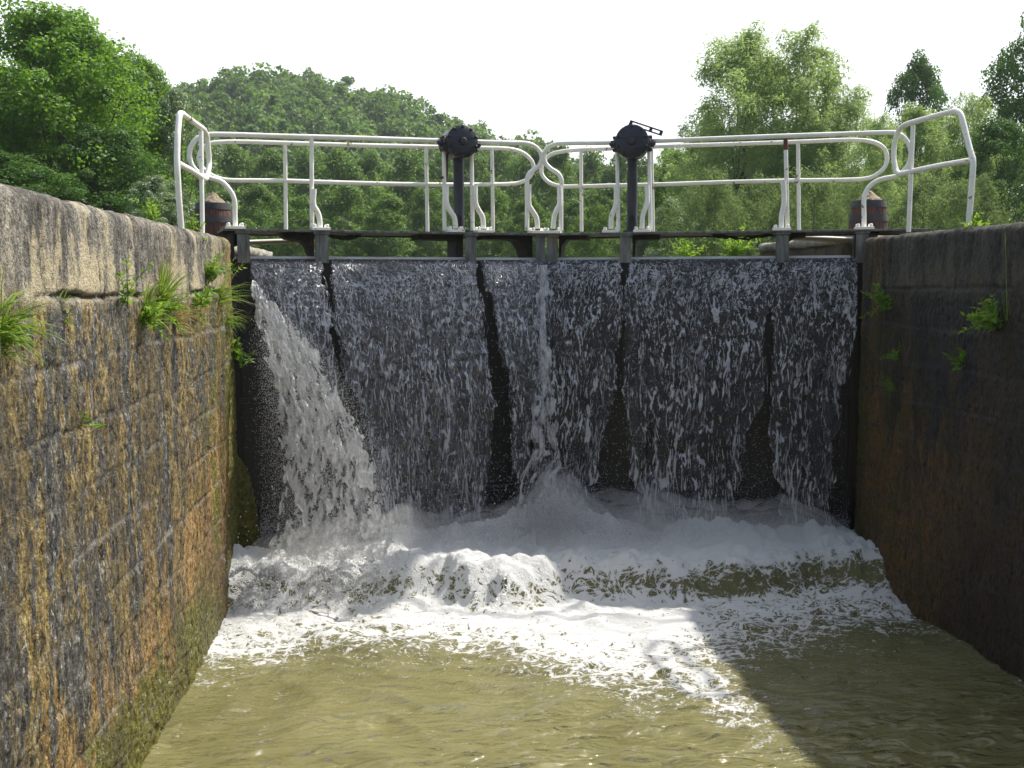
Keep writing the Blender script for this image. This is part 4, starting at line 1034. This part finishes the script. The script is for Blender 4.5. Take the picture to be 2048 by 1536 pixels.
# ------------------------------------------------------------------ trees
M['maple'] = m_leaf('maple_leaves', (.044, .115, .014), (.092, .205, .022), (.19, .34, .04), .50)
M['forest'] = m_leaf('wood_leaves', (.040, .085, .018), (.080, .16, .030), (.15, .25, .05), .45)
M['willow'] = m_leaf('willow_leaves', (.105, .175, .065), (.185, .29, .11), (.36, .48, .21), .52, .01)
M['silver'] = m_leaf('pale_leaves', (.070, .13, .050), (.12, .20, .085), (.24, .32, .18), .40, .04)
M['darkleaf'] = m_leaf('dark_leaves', (.020, .058, .012), (.046, .115, .022), (.10, .20, .04), .42)
M['scrub'] = m_leaf('scrub_leaves', (.050, .088, .032), (.095, .155, .058), (.19, .27, .11), .48)
M['far'] = m_leaf('far_leaves', (.045, .095, .022), (.085, .165, .034), (.15, .25, .06), .50)
ROT = lambda a: np.array([[math.cos(a), -math.sin(a), 0], [math.sin(a), math.cos(a), 0], [0, 0, 1]])
def leaves(cent, rad, per, size, asp, rs, up=.25, flat=.85, droop=0.0):
    """leaf sized faces spread over the outer shell of every clump"""
    n = len(cent)*per; i = np.repeat(np.arange(len(cent)), per)
    d = rs.normal(size=(n, 3)); d[:, 2] += up; d /= np.linalg.norm(d, axis=1)[:, None]
    rr = rad[i]*(.45+.6*rs.rand(n)**.6)
    # lumpy clumps
    rr *= 1+.35*np.sin(d[:, 0]*5+i*1.7)*np.sin(d[:, 1]*4+i)*np.cos(d[:, 2]*4+i*.6)
    c = cent[i]+d*rr[:, None]*np.array([1, 1, flat])
    nrm = d+rs.normal(size=(n, 3))*.55; nrm[:, 2] += .35; nrm /= np.linalg.norm(nrm, axis=1)[:, None]
    t = rs.normal(size=(n, 3)); t[:, 2] -= droop; a = np.cross(nrm, t); a = np.cross(a, nrm); a /= np.linalg.norm(a, axis=1)[:, None]+1e-9
    b = np.cross(nrm, a); s = size*(.55+.8*rs.rand(n))[:, None]
    V = np.stack([c-a*s*.5, c+b*s*.5*asp+nrm*s*.08, c+a*s*.5, c-b*s*.5*asp+nrm*s*.08], 1).reshape(-1, 3)
    F = np.arange(n*4).reshape(-1, 4)
    cl = rs.rand(len(cent))
    tint = np.clip(.45*cl[i]+.55*rs.rand(n), 0, 1)
    return V, F, np.repeat(tint, 4)
def crown_clumps(H, Rr, base, n, rs, shape=1.0, lobes=6, r0=.5, r1=.9, irr=1.0):
    C = []; 
    la = rs.rand(lobes)*2*math.pi; lz = rs.rand(lobes)
    while len(C) < n:
        z = rs.rand(); th = rs.rand()*2*math.pi
        prof = (math.sin(math.pi*min(1, (z*.93+.07))**shape))**.62
        lob = 1+.34*irr*sum(math.cos(th-la[k])**3*math.exp(-((z-lz[k])/.22)**2) for k in range(lobes))
        rr = Rr*prof*lob*(rs.rand()**.38)
        if prof < .12: continue
        if rs.rand() < .16*irr: rr = Rr*prof*lob*rs.uniform(.95, 1.32); z = min(1.06, z+rs.rand()*.06)
        C.append((rr*math.cos(th), rr*math.sin(th), base+(H-base)*z))
    C = np.array(C); return C, r0+(r1-r0)*rs.rand(len(C))
def trunk_mesh(H, Rr, r, rs, limbs=9, crown=None):
    mb = MB(); pts = [Vector((0, 0, -.3))]; 
    for k in range(1, 8): pts.append(Vector((rs.normal()*.03*H*.3, rs.normal()*.03*H*.3, H*.82*k/7)))
    sp = spline(pts, 3); mb.tube(sp, [r*(1-.85*i/(len(sp)-1)) for i in range(len(sp))], 8)
    for k in range(limbs):
        f = .18+.6*k/limbs; p = sp[int(f*(len(sp)-1))]
        if crown is not None: q = Vector(crown[rs.randint(len(crown))])
        else: q = p+Vector((rs.normal(), rs.normal(), 1))*Rr*.5
        if q.z < p.z: q.z = p.z+.15*H
        m = (p+q)/2+Vector((0, 0, -.04*H)); s2 = spline([p, m, q], 4); ra = r*(1-.8*f)*.5
        mb.tube(s2, [ra*(1-.8*i/(len(s2)-1)) for i in range(len(s2))], 5)
    return mb
PROTO = {}
def proto(kind, var, H, Rr, base, ncl, r0, r1, per, size, asp, mat, bark, shape=1.0, tr=.16, up=.25, flat=.85, droop=0, lobes=6, irr=1.0):
    rs = np.random.RandomState(hash_(kind)+var*13)
    C, rd = crown_clumps(H, Rr, base, ncl, rs, shape, lobes, r0, r1, irr)
    V_, F_, T_ = leaves(C, rd, per, size, asp, rs, up, flat, droop)
    me = mesh_np('crown', V_, F_, M[mat], attrs=dict(tint=T_), smooth=False)
    tk = trunk_mesh(H, Rr, tr, rs, 11, C).build('trunk', M[bark])
    PROTO[(kind, var)] = (me.data, tk.data, H, Rr)
    bpy.data.objects.remove(me); bpy.data.objects.remove(tk)
def hash_(s): return sum(ord(c)*(i+3) for i, c in enumerate(s)) % 9973
for v_ in (0, 1): proto('maple', v_, 10, 3.6, .7, 330, .40, .78, 210, .13, .75, 'maple', 'bark', .95, .2, irr=.45)
for v_ in (0, 1, 2): proto('wood', v_, 12, 3.4, 1.4, 85, .65, 1.15, 130, .30, .8, 'forest', 'palebark', .9, .15)
for v_ in (0, 1): proto('willow', v_, 9, 2.3, .5, 330, .25, .48, 115, .16, .28, 'willow', 'bark', .8, .10, .5, 1.4, .6, 8)
for v_ in (0, 1): proto('scrub', v_, 3.4, 2.0, .1, 150, .22, .42, 110, .12, .34, 'scrub', 'bark', 1.0, .05, .5, 1.2, .4, 8)
proto('silver', 0, 8, 2.0, .4, 150, .28, .5, 130, .14, .7, 'silver', 'bark', .85, .10)
for v_ in (0, 1): proto('dark', v_, 11, 3.0, 1.0, 170, .40, .75, 180, .16, .7, 'darkleaf', 'bark', .9, .16)
for v_ in (0, 1): proto('shrub', v_, 4, 2.0, .1, 90, .30, .5, 150, .11, .65, 'forest', 'bark', 1.0, .05)
rs_t = random.Random(4)
def tree(kind, var, px, pytop, Y, wpx, label, group, cat='tree', name=None, z0=None):
    cr, tk, H, Rr = PROTO[(kind, var)]
    top = at(px, pytop, Y); h = top.z; z0 = float(hillz(top.x, Y)) if z0 is None else z0
    wd = wpx/FPX*Y
    root = empty(name or {'maple': 'broadleaf_tree', 'wood': 'woodland_tree', 'willow': 'willow_tree', 'silver': 'pale_leaved_tree', 'dark': 'dark_tree', 'shrub': 'shrub'}[kind], (top.x, Y, z0))
    root.rotation_euler.z = rs_t.uniform(0, 6.28); root.scale = (wd/2/Rr/1.08, wd/2/Rr/1.08, (h-z0)/(H+.35))
    tag(root, label, cat, group)
    for nm, me in (('crown', cr), ('trunk', tk)):
        o = bpy.data.objects.new(nm, me); col.objects.link(o); o.parent = root
    return root
g1 = 'broadleaved trees on the left bank'; g2 = 'trees of the wood behind the gate railings'; g3 = 'willows and trees on the right bank'
tree('maple', 0, 110, 12, 33, 440, 'tallest dense green broadleaf tree standing above the mossy left wall', g1)
tree('dark', 0, 130, 70, 38, 400, 'dark broadleaf tree standing close behind the tallest green one', g1)
tree('maple', 1, -110, 110, 31, 330, 'dense green broadleaf tree cut by the left edge of the photo', g1)
tree('maple', 1, 268, 108, 39, 230, 'smaller green broadleaf tree between the tallest one and the hill', g1)
tree('silver', 0, 352, 165, 33, 130, 'pale leaved slender tree behind the left guard rail', g1)
tree('dark', 0, 215, 250, 30, 230, 'dark bushy tree low behind the mossy wall top', g1)
tree('silver', 0, 305, 345, 25, 120, 'low pale leaved bushy tree beside the left guard rail foot', g1)
tree('dark', 1, 20, 300, 27, 260, 'dark shaded low tree under the tallest broadleaf, above the wall top', g1)
ORD = ['first', 'second', 'third', 'fourth', 'fifth', 'sixth', 'seventh', 'eighth', 'ninth', 'tenth', 'eleventh', 'twelfth', 'thirteenth', 'fourteenth', 'fifteenth', 'sixteenth']
row1 = [(405, 300, 84, 120), (470, 292, 90, 130), (540, 300, 80, 120), (612, 304, 88, 130), (680, 300, 82, 130), (745, 306, 90, 120), (812, 302, 80, 130), (880, 306, 88, 120), (945, 300, 84, 110), (1003, 292, 92, 120), (1062, 300, 84, 110), (1120, 292, 80, 110), (1180, 300, 88, 110), (1238, 308, 80, 100), (1290, 316, 86, 110), (1345, 300, 90, 120)]
for i, (px, py, Y, wd) in enumerate(row1):
    tree('wood', i % 3, px, py, Y, wd, f'tall woodland tree behind the railings, {ORD[i]} from the left in the back row', g2)
row2 = [(440, 385, 60, 120), (520, 372, 64, 120), (600, 395, 58, 110), (690, 372, 62, 130), (775, 390, 60, 120), (850, 380, 64, 110), (985, 372, 60, 110), (1060, 395, 58, 100), (1150, 400, 62, 100), (1210, 372, 60, 110)]
for i, (px, py, Y, wd) in enumerate(row2):
    tree('wood', (i+1) % 3, px, py, Y, wd, f'pale trunked tree at the wood edge, {ORD[i]} from the left in the front row', g2)
for i, px in enumerate((420, 535, 650, 765, 880, 1000, 1110, 1230, 1330)):  # dark leaved trees added to stand in for shade below the crowns
    tree('dark', i % 2, px, 428+(i*37) % 22, 70, 150, f'dark leaved low tree added as shade at the wood foot, {ORD[i]} from the left', g2)
tree('maple', 0, 1350, 298, 46, 125, 'bright green round tree right of the right winding head', g3)
tree('silver', 0, 1345, 392, 30, 105, 'pale bushy sapling below the bright round tree', g3, z0=2.2)
tree('shrub', 0, 1190, 405, 40, 110, 'bright leafy shrub seen just left of the right winding column', g3, 'shrub')
tree('willow', 0, 1490, 62, 38, 290, 'left one of the two tallest feathery willows', g3)
tree('willow', 1, 1606, 62, 38, 290, 'right one of the two tallest feathery willows', g3)
tree('willow', 0, 1550, 135, 41, 260, 'lower feathery willow filling the gap between the tallest pair', g3)
tree('willow', 0, 1420, 235, 42, 170, 'short feathery willow left of the tallest pair', g3)
tree('willow', 1, 1700, 175, 36, 190, 'thin pointed willow right of the tallest pair', g3)
tree('dark', 0, 1848, 108, 50, 170, 'dark green tree rising behind the yellowish willow', g3)
tree('willow', 0, 1835, 215, 33, 210, 'broad yellowish willow behind the right railing end', g3)
tree('willow', 1, 1935, 190, 34, 180, 'yellowish willow behind the right guard rail', g3)
tree('willow', 1, 1760, 235, 31, 160, 'low willow behind the looped end of the right railing', g3)
tree('dark', 1, 2075, 10, 36, 210, 'tall dark tree cut by the right edge of the photo', g3)
tree('dark', 0, 2010, 235, 29, 190, 'dark leafy tree low behind the right guard rail', g3)
for i, (px, py, Y, wd) in enumerate([(1430, 330, 27, 170), (1530, 350, 29, 170), (1630, 340, 27, 180), (1735, 350, 25, 170), (1850, 345, 24, 190), (1960, 350, 23, 180)]):
    tree('scrub', i % 2, px, py, Y, wd, f'grey green willow scrub at the foot of the right bank trees, {ORD[i]} from the left', g3, 'shrub', 'willow_scrub')
for i, (px, py, Y, wd) in enumerate([(1410, 290, 62, 160), (1530, 280, 64, 170), (1650, 290, 60, 160), (1770, 300, 64, 170), (1890, 290, 60, 180), (2020, 280, 62, 180)]):
    tree('wood', i % 3, px, py, Y, wd, f'green woodland tree glimpsed between the willow stems, {ORD[i]} from the left', g3)

# wooded hill: one mass of crowns
rs = np.random.RandomState(12); Vh = []; Fh = []; Th = []; n0 = 0
protos = []
for k in range(5):
    C, rd = crown_clumps(5.6, 2.3, .8, 24, rs, .85, 4, .6, 1.1, .5); protos.append(leaves(C, rd, 34, .52, .8, rs, .4))
pos = []
def place(x, y, dmin):
    for (a, b) in pos:
        if (a-x)**2+(b-y)**2 < dmin*dmin: return False
    pos.append((x, y)); return True
tries = 0
while len(pos) < 1250 and tries < 60000:
    tries += 1; y = rs.uniform(95, 262); x = rs.uniform(-.40, .22)*y
    if hillz(x, y) < GZ+.8 and y > 130: continue
    place(x, y, 2.8+rs.rand()*1.9)
for x, y in pos:
    Vp, Fp, Tp = protos[rs.randint(5)]; s_ = rs.uniform(.6, 1.45)*(1.3 if rs.rand() < .12 else 1); zz = float(hillz(x, y))
    Vh.append((Vp*np.array([s_, s_, s_*rs.uniform(.85, 1.15)])) @ ROT(rs.rand()*6.28).T+np.array([x, y, zz-.8])); Fh.append(Fp+n0); n0 += len(Vp); Th.append(np.clip(Tp*.45+.65*rs.rand()-.05, 0, 1))
tag(mesh_np('hill_woodland', np.concatenate(Vh), np.concatenate(Fh), M['far'], attrs=dict(tint=np.concatenate(Th)), smooth=False), kind='stuff', label='far wooded hillside of rounded green crowns')
print('hill trees', len(pos))

# mist hanging at the foot of the falls
mm = NT('mist_air'); mv = mm.n('VolumePrincipled', {'Color': (.96, .96, .94), 'Density': 2.0, 'Anisotropy': .2}); mm.t.links.new(mv.outputs[0], mm.out.inputs[1])
nc, nr = 120, 24; u = np.linspace(0, 1, nc)[:, None]; a_ = np.linspace(0, 2*math.pi, nr+1)[None, :-1]
xx = XL+.10+(XR-XL-.25)*u; yy = np.where(xx < PM.x, PA.y+(xx-PA.x)*(PM.y-PA.y)/(PM.x-PA.x), PM.y+(xx-PM.x)*(PB.y-PM.y)/(PB.x-PM.x))-.52
i = np.arange(nc-1)[:, None]*nr; k = np.arange(nr)[None, :]
Fm = np.stack([i+k, i+(k+1) % nr, i+nr+(k+1) % nr, i+nr+k], -1).reshape(-1, 4); VM = []; FM = []
for L_, sc_ in enumerate((1.25, 1.0, .8, .6)):
    rr = .17*sc_*np.minimum(1, np.minimum(u, 1-u)*14)**.5*(1+.5*noise(xx*2.2, xx*0, seed=5))*(1+.9*np.exp(-((xx-PM.x)/.24)**2))
    rr = rr*(1+.55*fbm(xx*4+0*a_, a_*1.2+0*xx, 4, 6+L_*5, .6))
    VM.append(np.stack([xx+0*a_, yy+1.2*rr*np.cos(a_), .34+rr*1.3*np.sin(a_)], -1).reshape(-1, 3)); FM.append(Fm+L_*nc*nr)
tag(mesh_np('mist', np.concatenate(VM), np.concatenate(FM), mm.m), kind='stuff', label='pale mist hanging at the foot of the falls')

# haze in the valley air
mb = MB(); mb.box((0, 110, 45), (430, 0, 0), (0, 325, 0), (0, 0, 47))
hz = mb.build('haze', None, smooth=False) if False else None
hm = NT('haze_air'); hv_ = hm.n('VolumePrincipled', {'Color': (.86, .93, 1.0), 'Density': .00034, 'Anisotropy': .35}); hm.t.links.new(hv_.outputs[0], hm.out.inputs[1])
hz = mb.build('haze', hm.m, smooth=False); tag(hz, kind='stuff', label='thin pale summer haze in the valley air')
